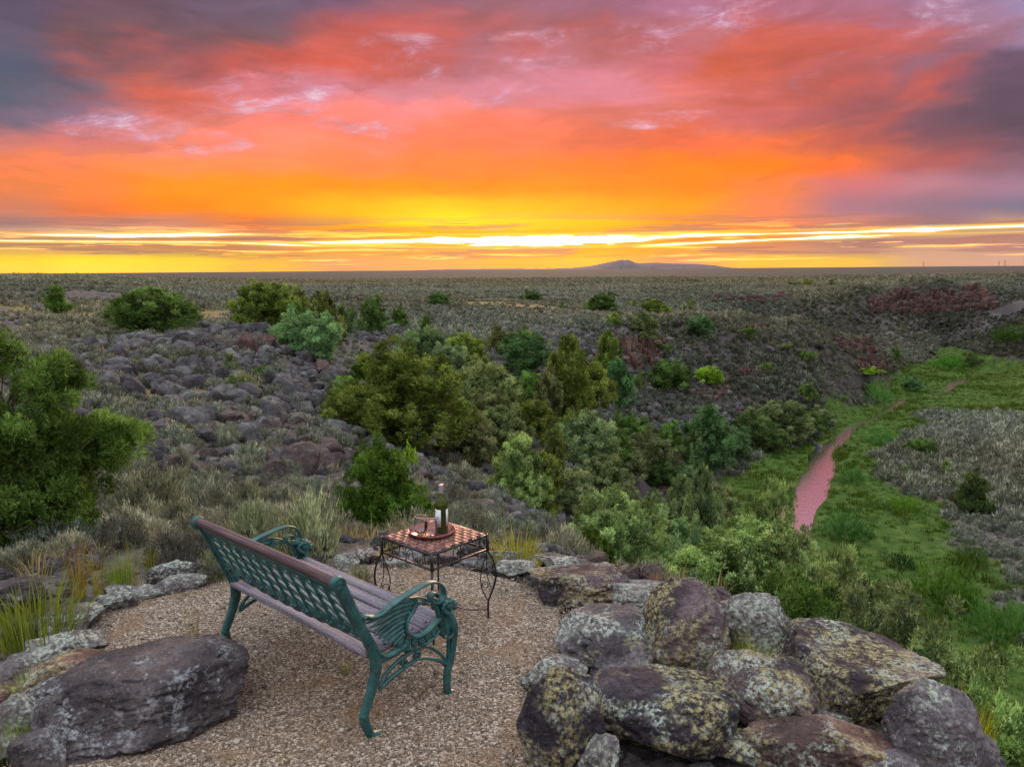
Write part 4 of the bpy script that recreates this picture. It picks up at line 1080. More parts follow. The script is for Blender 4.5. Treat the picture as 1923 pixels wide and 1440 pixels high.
LAND = [(745,740,'the big olive juniper'),(285,575,'the solitary round juniper'),(530,560,'the spreading olive junipers'),(575,630,'the outcrop juniper'),(699,585,'the dark conical juniper'),
 (697,920,'the small bright juniper'),(70,850,'the big left juniper'),(1205,650,'the columnar cliff'),(555,865,'the square brown boulder'),(385,695,'the twin boulders'),(265,720,'the rounded boulder cluster'),
 (400,980,'the bench back'),(815,960,'the bottle'),(972,860,'the grey-green cone juniper'),(1350,810,'the tall blue-green juniper'),(905,700,'the round grey-green juniper'),(982,650,'the dense blue-green juniper'),
 (1090,720,'the wide ravine juniper'),(275,935,'the big round sagebrush'),(365,790,'the broad pale boulder'),(460,650,'the jumbled outcrop'),(827,560,'the lone dark juniper'),(105,545,'the far-left juniper'),
 (170,578,'the dry grass strip'),(1150,560,'the brow junipers'),(1312,605,'the bluish round juniper'),(1336,705,'the yellow-green shrub'),(1560,720,'the tall sparse juniper'),(1456,830,'the round creekside juniper'),
 (1637,710,'the bright bush tree'),(1855,910,'the lone flat juniper'),(1540,950,'the broad pink water'),(1098,840,'the lower ravine juniper'),(1660,620,'the spur nose'),(30,640,'the left edge'),(640,640,'the brow gap'),(200,840,'the big juniper tips'),
 (340,870,'the dark split boulder'),(620,760,'the stony bank'),(480,760,'the stony hollow'),(870,960,'the table bank')]
def whereis(px, py):
    k_ = min(LAND, key=lambda q: (q[0]-px)**2 + ((q[1]-py)*1.4)**2); dx_, dy_ = px-k_[0], py-k_[1]; dd_ = math.hypot(dx_, dy_)
    rel = ('right of' if dx_ > 0 else 'left of') if abs(dx_) > abs(dy_)*1.2 else ('in front of' if dy_ > 0 else 'beyond')
    if abs(dx_) > abs(dy_)*1.2 and abs(dy_) > .4*abs(dx_): rel = ('below and ' if dy_ > 0 else 'above and ') + rel
    return ('close ' if dd_ < 35 else '' if dd_ < 70 else 'well ') + rel + ' ' + k_[2]
USED = {}
def to_px(p):
    X, Y, Z = p[0], p[1], p[2]-EYE; c, s = math.cos(PITCH), math.sin(PITCH)
    v = Z*c+Y*s; w = Y*c-Z*s; u, v = FPX*X/w, FPX*v/w; c, s = math.cos(ROLL), math.sin(ROLL)
    return 961.5+u*c-v*s, 720-(u*s+v*c)
# outstanding boulders of the left slope (px of the foot, width, height)
for px, py, w, h, m, lab in [
 (560,895,90,62,'red','big square brown boulder with a flat pale top, mid-slope above the small bright juniper'),
 (613,858,72,36,'red','flat-topped boulder leaning on the one right of the square brown boulder'),
 (622,886,66,40,'red','wedge of rock beneath the flat-topped leaning boulder'),
 (510,912,58,50,'red','pointed brown boulder left of the square one'),
 (515,930,50,22,'dark','small shaded rock under the pointed brown boulder'),
 (490,820,30,38,'grey','upright greenish-grey block above the pointed boulder'),
 (462,830,44,36,'grey','rounded boulder just left of the upright block'),
 (762,885,70,34,'red','long reddish slab right of the small bright juniper'),
 (790,905,50,26,'red','second reddish slab lying below the long one'),
 (300,872,60,42,'dark','dark split boulder near the grey-green sagebrush on the left slope'),
 (325,900,54,48,'red','round brown boulder right of the dark split one'),
 (465,660,44,34,'rust','reddish round boulder at the foot of the left outcrop'),
 (500,655,34,32,'rust','brown block wedged in the left outcrop beside the reddish round boulder'),
 (605,700,34,24,'rust','rusty boulder on the slope beneath the blue-green juniper'),
 (595,768,34,36,'grey','pale streaked boulder in the middle of the slope'),
 (225,712,48,24,'dark','smooth dark boulder, leftmost of the rounded cluster'),
 (250,738,52,34,'dark','domed dark boulder in the rounded cluster'),
 (285,722,42,22,'dark','flat dark boulder on top of the rounded cluster'),
 (300,740,34,30,'dark','steep-sided boulder at the right of the rounded cluster'),
 (345,700,40,26,'dark','rounded boulder above the twin boulders'),
 (365,705,28,36,'grey','left of the twin upright boulders'),
 (398,710,34,40,'grey','right of the twin upright boulders'),
 (372,722,34,20,'red','brown boulder lying under the twin upright boulders'),
 (365,802,64,34,'grey','broad pale boulder in the dry grass of the left slope'),
 (385,835,50,30,'dark','dark broken boulder below the broad pale one'),
 (640,960,30,20,'grey','small grey rock left of the bright juniper foot'),
 (785,975,32,46,'pale','pale upright rock behind the wine glasses'),
 (900,960,90,20,'dark','long low ledge of rock below the grey-green juniper'),
 (960,985,60,26,'grey','grey ledge end with white lichen above the gravel edge'),
 (690,640,36,16,'dark','dark flat rock under the conical juniper'),
]: slope_rock(px, py, w, h, m, lab, 'large boulders on the left slope')
zones = [  # cx, cy, rx, ry, count, size px, materials, label
 (430,650,95,32,34,26,'gd','the jumbled outcrop near the blue-green juniper'),
 (500,628,60,20,18,24,'gd','the jumbled outcrop near the blue-green juniper'),
 (270,722,60,24,14,22,'d','the cluster behind the big left juniper'),
 (420,700,70,26,20,22,'gd','the strip below the jumbled outcrop'),
 (330,820,70,36,20,26,'gdr','the stony slope with dry grass'),
 (480,790,80,36,24,20,'gdr','the stony slope with dry grass'),
 (520,905,80,40,22,26,'gdr','the rocks around the square brown boulder'),
 (420,930,70,24,14,22,'gd','the brushwood above the bench'),
 (590,745,60,50,24,18,'gdr','the bank beside the big olive juniper'),
 (690,610,60,20,16,14,'dg','the brow under the conical juniper'),
 (850,940,110,30,26,20,'dgp','the bank behind the table'),
 (800,640,120,20,16,10,'dr','the head of the ravine'),
 (1200,800,80,90,26,13,'dg','the scree in the middle ravine'),
 (1400,700,120,50,20,12,'dr','the spur above the creek'),
 (1250,570,240,18,16,9,'dr','the brow of the far spur'),
 (1480,840,60,16,10,10,'dg','the spur foot by the creek'),
]
MK = dict(g='grey', d='dark', r='red', p='pale')
for cx, cyy, rx, ry, n, sz, ms, lab in zones:
    for _ in range(int(n*.62)):
        a_ = rnd.uniform(0, 6.28); q = rnd.random()**.6
        s_ = sz*rnd.choice((.6, .8, 1, 1.2, 1.6))
        mk_ = MK[rnd.choice(ms)]; hh = rnd.uniform(.45, .8)
        words = {'grey': 'grey', 'dark': 'blackish', 'red': 'brown', 'pale': 'pale'}[mk_]
        size_ = 'small' if s_ < sz*.75 else 'large' if s_ > sz*1.4 else 'medium-sized'
        shape = 'flat' if hh < .56 else 'blocky' if hh < .69 else 'steep'
        qx, qy = cx+rx*q*math.cos(a_), cyy+ry*q*math.sin(a_)
        slope_rock(qx, qy, s_*.95, s_*hh*1.0, mk_, f'{size_} {shape} {words} boulder {whereis(qx, qy)}', 'boulders scattered over the slopes', sink=.35)
# ------------------------------------------------------------------ basalt cliffs: stacked blocks
t = mat('cliff_basalt'); P = t.new('ShaderNodeNewGeometry').outputs['Position']
oi = t.new('ShaderNodeObjectInfo').outputs['Random']
n = t.noise(P, .9, 6, .7); n2 = t.noise(t.vmath('MULTIPLY', P, (1, 1, .35)), 5, 5, .7)
c = t.ramp(n, [(.3, (.022,.016,.016)), (.48, (.085,.042,.034)), (.62, (.20,.09,.048)), (.8, (.15,.12,.105))])
c = t.mix(t.rng(n2, .45, .62, 0, .7), c, (.03,.024,.026,1))
c = t.mix(t.rng(oi, .5, 1, 0, .5), c, (.13,.10,.10,1))
t.put(t.b.inputs['Base Color'], c); t.put(t.b.inputs['Normal'], bump(t, t.math('ADD', n, n2), .8, .2)); M_CLIFF = t.m
t = mat('cliff_basalt_far'); P = t.new('ShaderNodeNewGeometry').outputs['Position']
n = t.noise(P, .5, 6, .7); n2 = t.noise(t.vmath('MULTIPLY', P, (1, 1, .3)), 2.5, 5, .7)
c = t.ramp(n, [(.3, (.018,.012,.012)), (.5, (.075,.034,.026)), (.75, (.15,.078,.058))])
c = t.mix(t.rng(n2, .45, .62, 0, .6), c, (.035,.024,.03,1))
t.put(t.b.inputs['Base Color'], c); t.put(t.b.inputs['Normal'], bump(t, t.math('ADD', n, n2), .8, .3)); M_CLIFF2 = t.m
BK = [rock_mesh('block', 700+k, 2, .38, 5, .10, 0, M_CLIFF, .03) for k in range(5)]
BK2 = [rock_mesh('block', 760+k, 2, .38, 5, .10, 0, M_CLIFF2, .03) for k in range(5)]
def outcrop(pts, top_dy, label, bw, rows, far=False, grp='basalt cliffs of the canyon'):
    """pts: (px, py) of the foot; top_dy: height in px; bw: block width in px"""
    f0, r0 = ground(*pts[len(pts)//2]); root = thing('rock_outcrop', tuple(f0), label, 'cliff', grp)
    P2 = np.array(pts, float); xq = np.arange(P2[0, 0], P2[-1, 0], bw)
    for i_, px in enumerate(xq):
        foot = np.interp(px, P2[:, 0], P2[:, 1]); edge = min(1, .62+3.0*min(i_+1, len(xq)-i_)/len(xq))
        tdy = top_dy*edge*(.85+.15*math.sin(px*.09)+.15*rnd.random())
        for k in range(rows):
            py = foot - tdy*(k+rnd.uniform(.3, .7))/rows; g, r = ground(px+rnd.uniform(-.3, .3)*bw, py)
            if r > 1.35*r0 or r < .7*r0: continue
            mpp = r/FPX; w = bw*mpp*rnd.uniform(.9, 2.1); hb = tdy/rows*mpp*rnd.uniform(1.3, 2.6)
            hd = g[:2]/r
            o = obj('block', rnd.choice(BK2 if far else BK), root)
            o.location = (g[0]-f0[0]+hd[0]*w*.35, g[1]-f0[1]+hd[1]*w*.35, g[2]-f0[2]+hb*.06)
            o.scale = (w, w*rnd.uniform(1.2, 2.0), hb); o.rotation_euler = (rnd.uniform(-.08, .08), rnd.uniform(-.08, .08), -math.atan2(hd[0], hd[1])+rnd.uniform(-.5, .5))
    return root
outcrop([(1160,680),(1200,690),(1245,678)], 50, 'rust-red columnar basalt cliff in the middle ravine, below a grey-green juniper', 10, 3)
outcrop([(1108,694),(1130,700),(1152,694)], 30, 'small square rust-brown cliff left of the columnar one', 10, 3)
outcrop([(1252,872),(1275,880),(1298,868)], 34, 'small stepped cliff at the foot of the ravine beside blue-green junipers', 8, 4)
outcrop([(1240,925),(1262,930),(1285,922)], 28, 'lowest stepped ledge in the ravine above the meadow', 9, 4)
outcrop([(1635,590),(1700,594),(1780,592),(1868,582)], 44, 'long dark red cliff band on the far side of the canyon', 7, 4, True)
outcrop([(1570,660),(1610,668),(1650,662)], 26, 'dark broken cliff on the nose of the spur', 7, 3, True)
outcrop([(1610,706),(1650,702),(1688,690)], 30, 'low dark cliff at the foot of the spur nose above the meadow', 7, 3, True)
outcrop([(1300,745),(1330,752),(1365,745)], 20, 'little brown ledge on the spur slope under a yellow-green shrub', 8, 3)
outcrop([(1385,790),(1420,800),(1455,800)], 26, 'shaded ledge above the creekside junipers', 8, 3, True)
outcrop([(1390,705),(1420,712),(1440,706)], 16, 'short ledge halfway down the spur', 7, 2, True)
outcrop([(1340,570),(1420,572),(1480,566)], 14, 'faint red ledge on the far rim left of the long cliff band', 8, 2, True)
outcrop([(1395,620),(1420,622),(1440,618)], 10, 'small ledge on the spur crest', 8, 2, True)
# ------------------------------------------------------------------ foliage
def leaf_mat(name, c0, c1, c2, trans=.35, rough=.7, tint=True, yellow=None):
    t = mat(name); t.n.remove(t.b)
    at = t.new('ShaderNodeAttribute', attribute_name='shade').outputs['Fac']
    oi = t.new('ShaderNodeObjectInfo')
    P = t.new('ShaderNodeNewGeometry').outputs['Position']
    c = t.ramp(at, [(0, c0), (.5, c1), (1, c2)])
    if tint: c = t.mix(1.0, c, oi.outputs['Color'], 'MULTIPLY')
    rr = t.math('ADD', .78, t.math('MULTIPLY', oi.outputs['Random'], .44))
    c = t.mix(1.0, c, t.comb(rr, rr, rr), 'MULTIPLY')
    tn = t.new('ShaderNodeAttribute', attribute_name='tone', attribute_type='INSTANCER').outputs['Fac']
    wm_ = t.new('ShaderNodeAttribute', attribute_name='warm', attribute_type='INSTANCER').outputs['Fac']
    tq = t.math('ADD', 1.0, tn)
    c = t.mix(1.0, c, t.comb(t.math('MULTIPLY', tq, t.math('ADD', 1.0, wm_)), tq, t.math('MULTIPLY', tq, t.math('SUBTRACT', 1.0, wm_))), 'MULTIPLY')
    if yellow is not None: c = t.mix(t.rng(t.noise(P, 1.1, 3, .6), .48, .66, 0, .5), c, yellow)
    d = t.new('ShaderNodeBsdfDiffuse'); t.put(d.inputs[0], c)
    tr = t.new('ShaderNodeBsdfTranslucent'); t.put(tr.inputs[0], t.mix(1.0, c, (1.25,1.2,.7,1), 'MULTIPLY'))
    m = t.new('ShaderNodeMixShader'); m.inputs[0].default_value = trans
    t.l.new(d.outputs[0], m.inputs[1]); t.l.new(tr.outputs[0], m.inputs[2]); t.l.new(m.outputs[0], t.o.inputs[0])
    return t.m
M_JUN = leaf_mat('juniper_foliage', (.058,.072,.034), (.20,.245,.120), (.46,.52,.28))
M_SAGE = leaf_mat('sagebrush_leaf', (.045,.047,.040), (.19,.208,.168), (.47,.50,.405), .22)
M_GRASS = leaf_mat('grass_blade', (.10,.13,.035), (.22,.26,.08), (.38,.38,.16), .35)
t = mat('juniper_bark'); n = t.noise(t.vmath('MULTIPLY', t.new('ShaderNodeTexCoord').outputs['Object'], (12, 12, 2)), 3, 5, .7)
t.put(t.b.inputs['Base Color'], t.ramp(n, [(.3, (.05,.04,.035)), (.6, (.16,.13,.115)), (.8, (.26,.23,.21))])); M_BARK = t.m

def blades(r_, pos, dirs, ln, wd, nrm=None):
    """one thin triangle per leaf spray, facing roughly the way nrm points"""
    n = len(pos)
    a = r_.normal(size=(n, 3))
    if nrm is not None: a = np.cross(dirs, nrm) + a*.22
    a -= dirs*(a*dirs).sum(1)[:, None]; a /= np.linalg.norm(a, axis=1)[:, None]+1e-9
    l = (ln*r_.uniform(.6, 1.35, n))[:, None]; w = (wd*r_.uniform(.7, 1.3, n))[:, None]
    V = np.stack([pos-a*w, pos+a*w, pos+dirs*l], 1).reshape(-1, 3)
    return V, np.arange(3*n).reshape(-1, 3)
def unit(v): return v/(np.linalg.norm(v, axis=-1)[..., None]+1e-9)
def crown(seed, lobes, clumps, tufts, per, ln, wd, cr, m=None, name='crown', low=.0, ragged=.38, up=.5, inner=.35):
    """lobes: (cx,cy,cz,rx,ry,rz,weight).  returns mesh and clump centres"""
    r_ = np.random.default_rng(seed); L = np.array(lobes, float); w = L[:, 6]/L[:, 6].sum()
    k = r_.choice(len(L), clumps, p=w); d = unit(r_.normal(size=(clumps, 3)))
    rad = np.where(r_.random(clumps) < inner, r_.uniform(.25, .8, clumps), r_.uniform(.82, 1.0, clumps))
    rad = rad*(1+ragged*fbm(d*2.3+seed, 2, seed))
    cc = L[k, :3] + d*L[k, 3:6]*rad[:, None]
    cc[:, 2] = np.maximum(cc[:, 2], low + r_.uniform(0, .06, clumps))
    cs = cr*r_.uniform(.6, 1.35, clumps)
    td = unit(r_.normal(size=(clumps, tufts, 3)) + np.array([0, 0, .25]))
    tr = r_.uniform(.35, 1.0, (clumps, tufts, 1))**.6
    out = unit(d)[:, None, :]
    tp = cc[:, None] + td*tr*cs[:, None, None]*np.array([1, 1, 1.15])
    tdir = unit(td*.8 + out*.5 + np.array([0, 0, up]))
    pos = np.repeat(tp.reshape(-1, 3), per, 0); dr = np.repeat(tdir.reshape(-1, 3), per, 0)
    pos = pos + r_.normal(size=pos.shape)*ln*.35
    dr = unit(dr + r_.normal(size=dr.shape)*.55)
    nm = unit(np.repeat((td + out*.7).reshape(-1, 3), per, 0) + r_.normal(size=pos.shape)*.35)
    V, F = blades(r_, pos, dr, ln, wd, nm)
    csh = np.clip(.5 + .26*r_.normal(size=clumps), 0, 1)
    sh = np.repeat(np.repeat(csh, tufts*per) + np.repeat(r_.normal(size=clumps*tufts)*.14, per) + r_.normal(size=clumps*tufts*per)*.14, 3)
    return mesh_np(name, V, F, m or M_JUN, False, dict(shade=np.clip(sh, 0, 1))), cc
def trunk_mesh(seed, cc, h, r0, nb=16, n=6, lean=(0, 0), multi=1, m=None):
    r_ = np.random.default_rng(seed); G = Geo()
    top = np.array([lean[0], lean[1], h])
    stems = []
    for q in range(multi):
        o_ = r_.normal(size=3)*np.array([.06, .06, 0])*h*(multi > 1)
        tp = top*.85 + r_.normal(size=3)*np.array([.12, .12, .05])*h*(1 if multi > 1 else .3)
        p = spline([o_+[0, 0, -.12*h], o_*.9+tp*.3+r_.normal(size=3)*.02*h, tp*.6+r_.normal(size=3)*.03*h, tp], 4)
        G.tube(p, np.linspace(r0, r0*.22, len(p))/(1+.35*(multi-1)), n, caps=False); stems.append(p)
    idx = r_.choice(len(cc), min(nb, len(cc)), replace=False)
    for i_ in idx:
        st = stems[r_.integers(len(stems))]; q = int(np.clip((.15+.6*max(cc[i_][2], 0)/h)*len(st), 1, len(st)-2)); b = st[q]; e = cc[i_]
        mid = b*.5+e*.5 + np.array([0, 0, -.05*h]) + r_.normal(size=3)*.03*h
        p = spline([b, mid, e], 4); rr = r0*.34*(1-q/len(st)*.6)
        G.tube(p, np.linspace(rr, rr*.2, len(p)), 5, caps=False)
    return G.mesh('trunk', m or M_BARK)
# unit-height, unit-width tree shapes
def L_cone(r_): return [(-.04,0,.20,.44,.44,.20,3),(.05,.03,.27,.40,.40,.22,2),(0.06,0,.42,.36,.36,.24,3),(-.08,.05,.56,.26,.27,.22,2),(.04,.02,.74,.18,.18,.20,1)]
def L_round(r_): return [(0,0,.46,.47,.47,.45,5),(.22,.1,.36,.30,.30,.32,2),(-.22,-.1,.34,.30,.30,.32,2)]
def L_multi(r_): return [(-.22,.05,.38,.28,.28,.36,2),(.2,-.05,.42,.30,.30,.40,2),(0,.1,.62,.26,.26,.34,2),(.02,-.2,.32,.34,.3,.30,2),(0,.22,.3,.34,.3,.3,2)]
def L_col(r_): return [(0,0,.25,.42,.42,.27,2),(0,0,.55,.40,.40,.32,2),(0,0,.82,.22,.22,.18,1)]
def L_open(r_): return [(-.28,.1,.45,.20,.22,.22,1),(.26,-.1,.42,.22,.22,.24,1),(-.05,0,.78,.22,.22,.20,1),(.12,.2,.62,.2,.2,.22,1),(-.15,-.2,.28,.26,.24,.2,1),(.2,.15,.22,.26,.24,.18,1)]
SH = dict(cone=L_cone, round=L_round, multi=L_multi, col=L_col, open=L_open)
PROTO = {}
def proto(shape, lod, var):
    k = (shape, lod, var)
    if k not in PROTO:
        sd_ = 1000 + hash3(np.array([len(shape)*7+ord(shape[0])]), np.array([var]), np.array([{'far':1,'mid':2,'near':3,'tiny':4}[lod]]), 3)[0]*9000
        sd_ = int(sd_); r_ = np.random.default_rng(sd_)
        L = [(x+r_.uniform(-.04,.04), y+r_.uniform(-.04,.04), z+r_.uniform(-.03,.03), a*r_.uniform(.88,1.1), b*r_.uniform(.88,1.1), c*r_.uniform(.9,1.08), w) for x,y,z,a,b,c,w in SH[shape](r_)]
        cl, tu, pe_, ln, wd, cr = dict(tiny=(34,12,4,.10,.020,.12), far=(130,24,5,.046,.0100,.074), mid=(320,28,6,.030,.0064,.058), near=(520,38,7,.018,.0040,.046))[lod]
        if shape == 'open': cr *= 1.1; cl = int(cl*.8)
        cme, cc = crown(sd_, L, cl, tu, pe_, ln, wd, cr, low=.03, ragged=.24)
        tme = trunk_mesh(sd_, cc, .9, .035, dict(tiny=4, far=10, mid=22, near=40)[lod], multi=1 if shape in ('cone', 'col') else 3)
        PROTO[k] = (cme, tme)
    return PROTO[k]
TINT = dict(olive=(.86,.95,.42), oliveb=(.72,.76,.38), green=(.58,.84,.42), bright=(.38,.62,.20), dark=(.42,.60,.36), dkblue=(.42,.68,.55), blue=(.68,.92,.82), greygreen=(.88,.98,.84), grey=(.72,.76,.66), lime=(.85,1.25,.26), willow=(.55,.82,.74), brown=(.55,.50,.40), pale=(1.08,1.26,.92), brush=(.65,.60,.60))
def tree(px, r, top, wpx, shape, tint, label, lod=None, var=None, name='juniper_tree', cat='juniper', grp='junipers of the canyon slopes', sink=.02, z=None, depth=1.0, fix=False):
    lod = lod or ('tiny' if wpx < 34 else 'far' if wpx < 75 else 'mid')
    if 560 < top and lod != 'near' and z is None and not fix:   # stand it where its foot shows
        asp = dict(cone=1.3, round=.92, multi=.9, col=1.65, open=1.05)[shape]
        g_, ra = ground(px, top + asp*wpx)
        r = min(max(ra, r*.55), r*1.5)
    x, y = at_range(px, r); zb_ = zat(x, y) if z is None else z
    htop = EYE + slope_of(px, top)*r; h = (htop-zb_)*1.02; w = wpx*r/FPX*1.14
    if h < .25*w: h = .5*w; zb_ = htop-h
    var = rnd.randrange(2) if var is None else var
    cme, tme = proto(shape, lod, var); col_ = tuple(q*rnd.uniform(.93, 1.07) for q in TINT[tint])
    root = thing(name, (x, y, zb_-sink*h), label, cat, grp, rz=rnd.uniform(0, 6.28))
    if h/w > 2.4: w = h/2.4
    obj('crown', cme, root, scale=(w, w*depth, h), color=col_); obj('trunk', tme, root, scale=(w, w*depth, h))
    return root
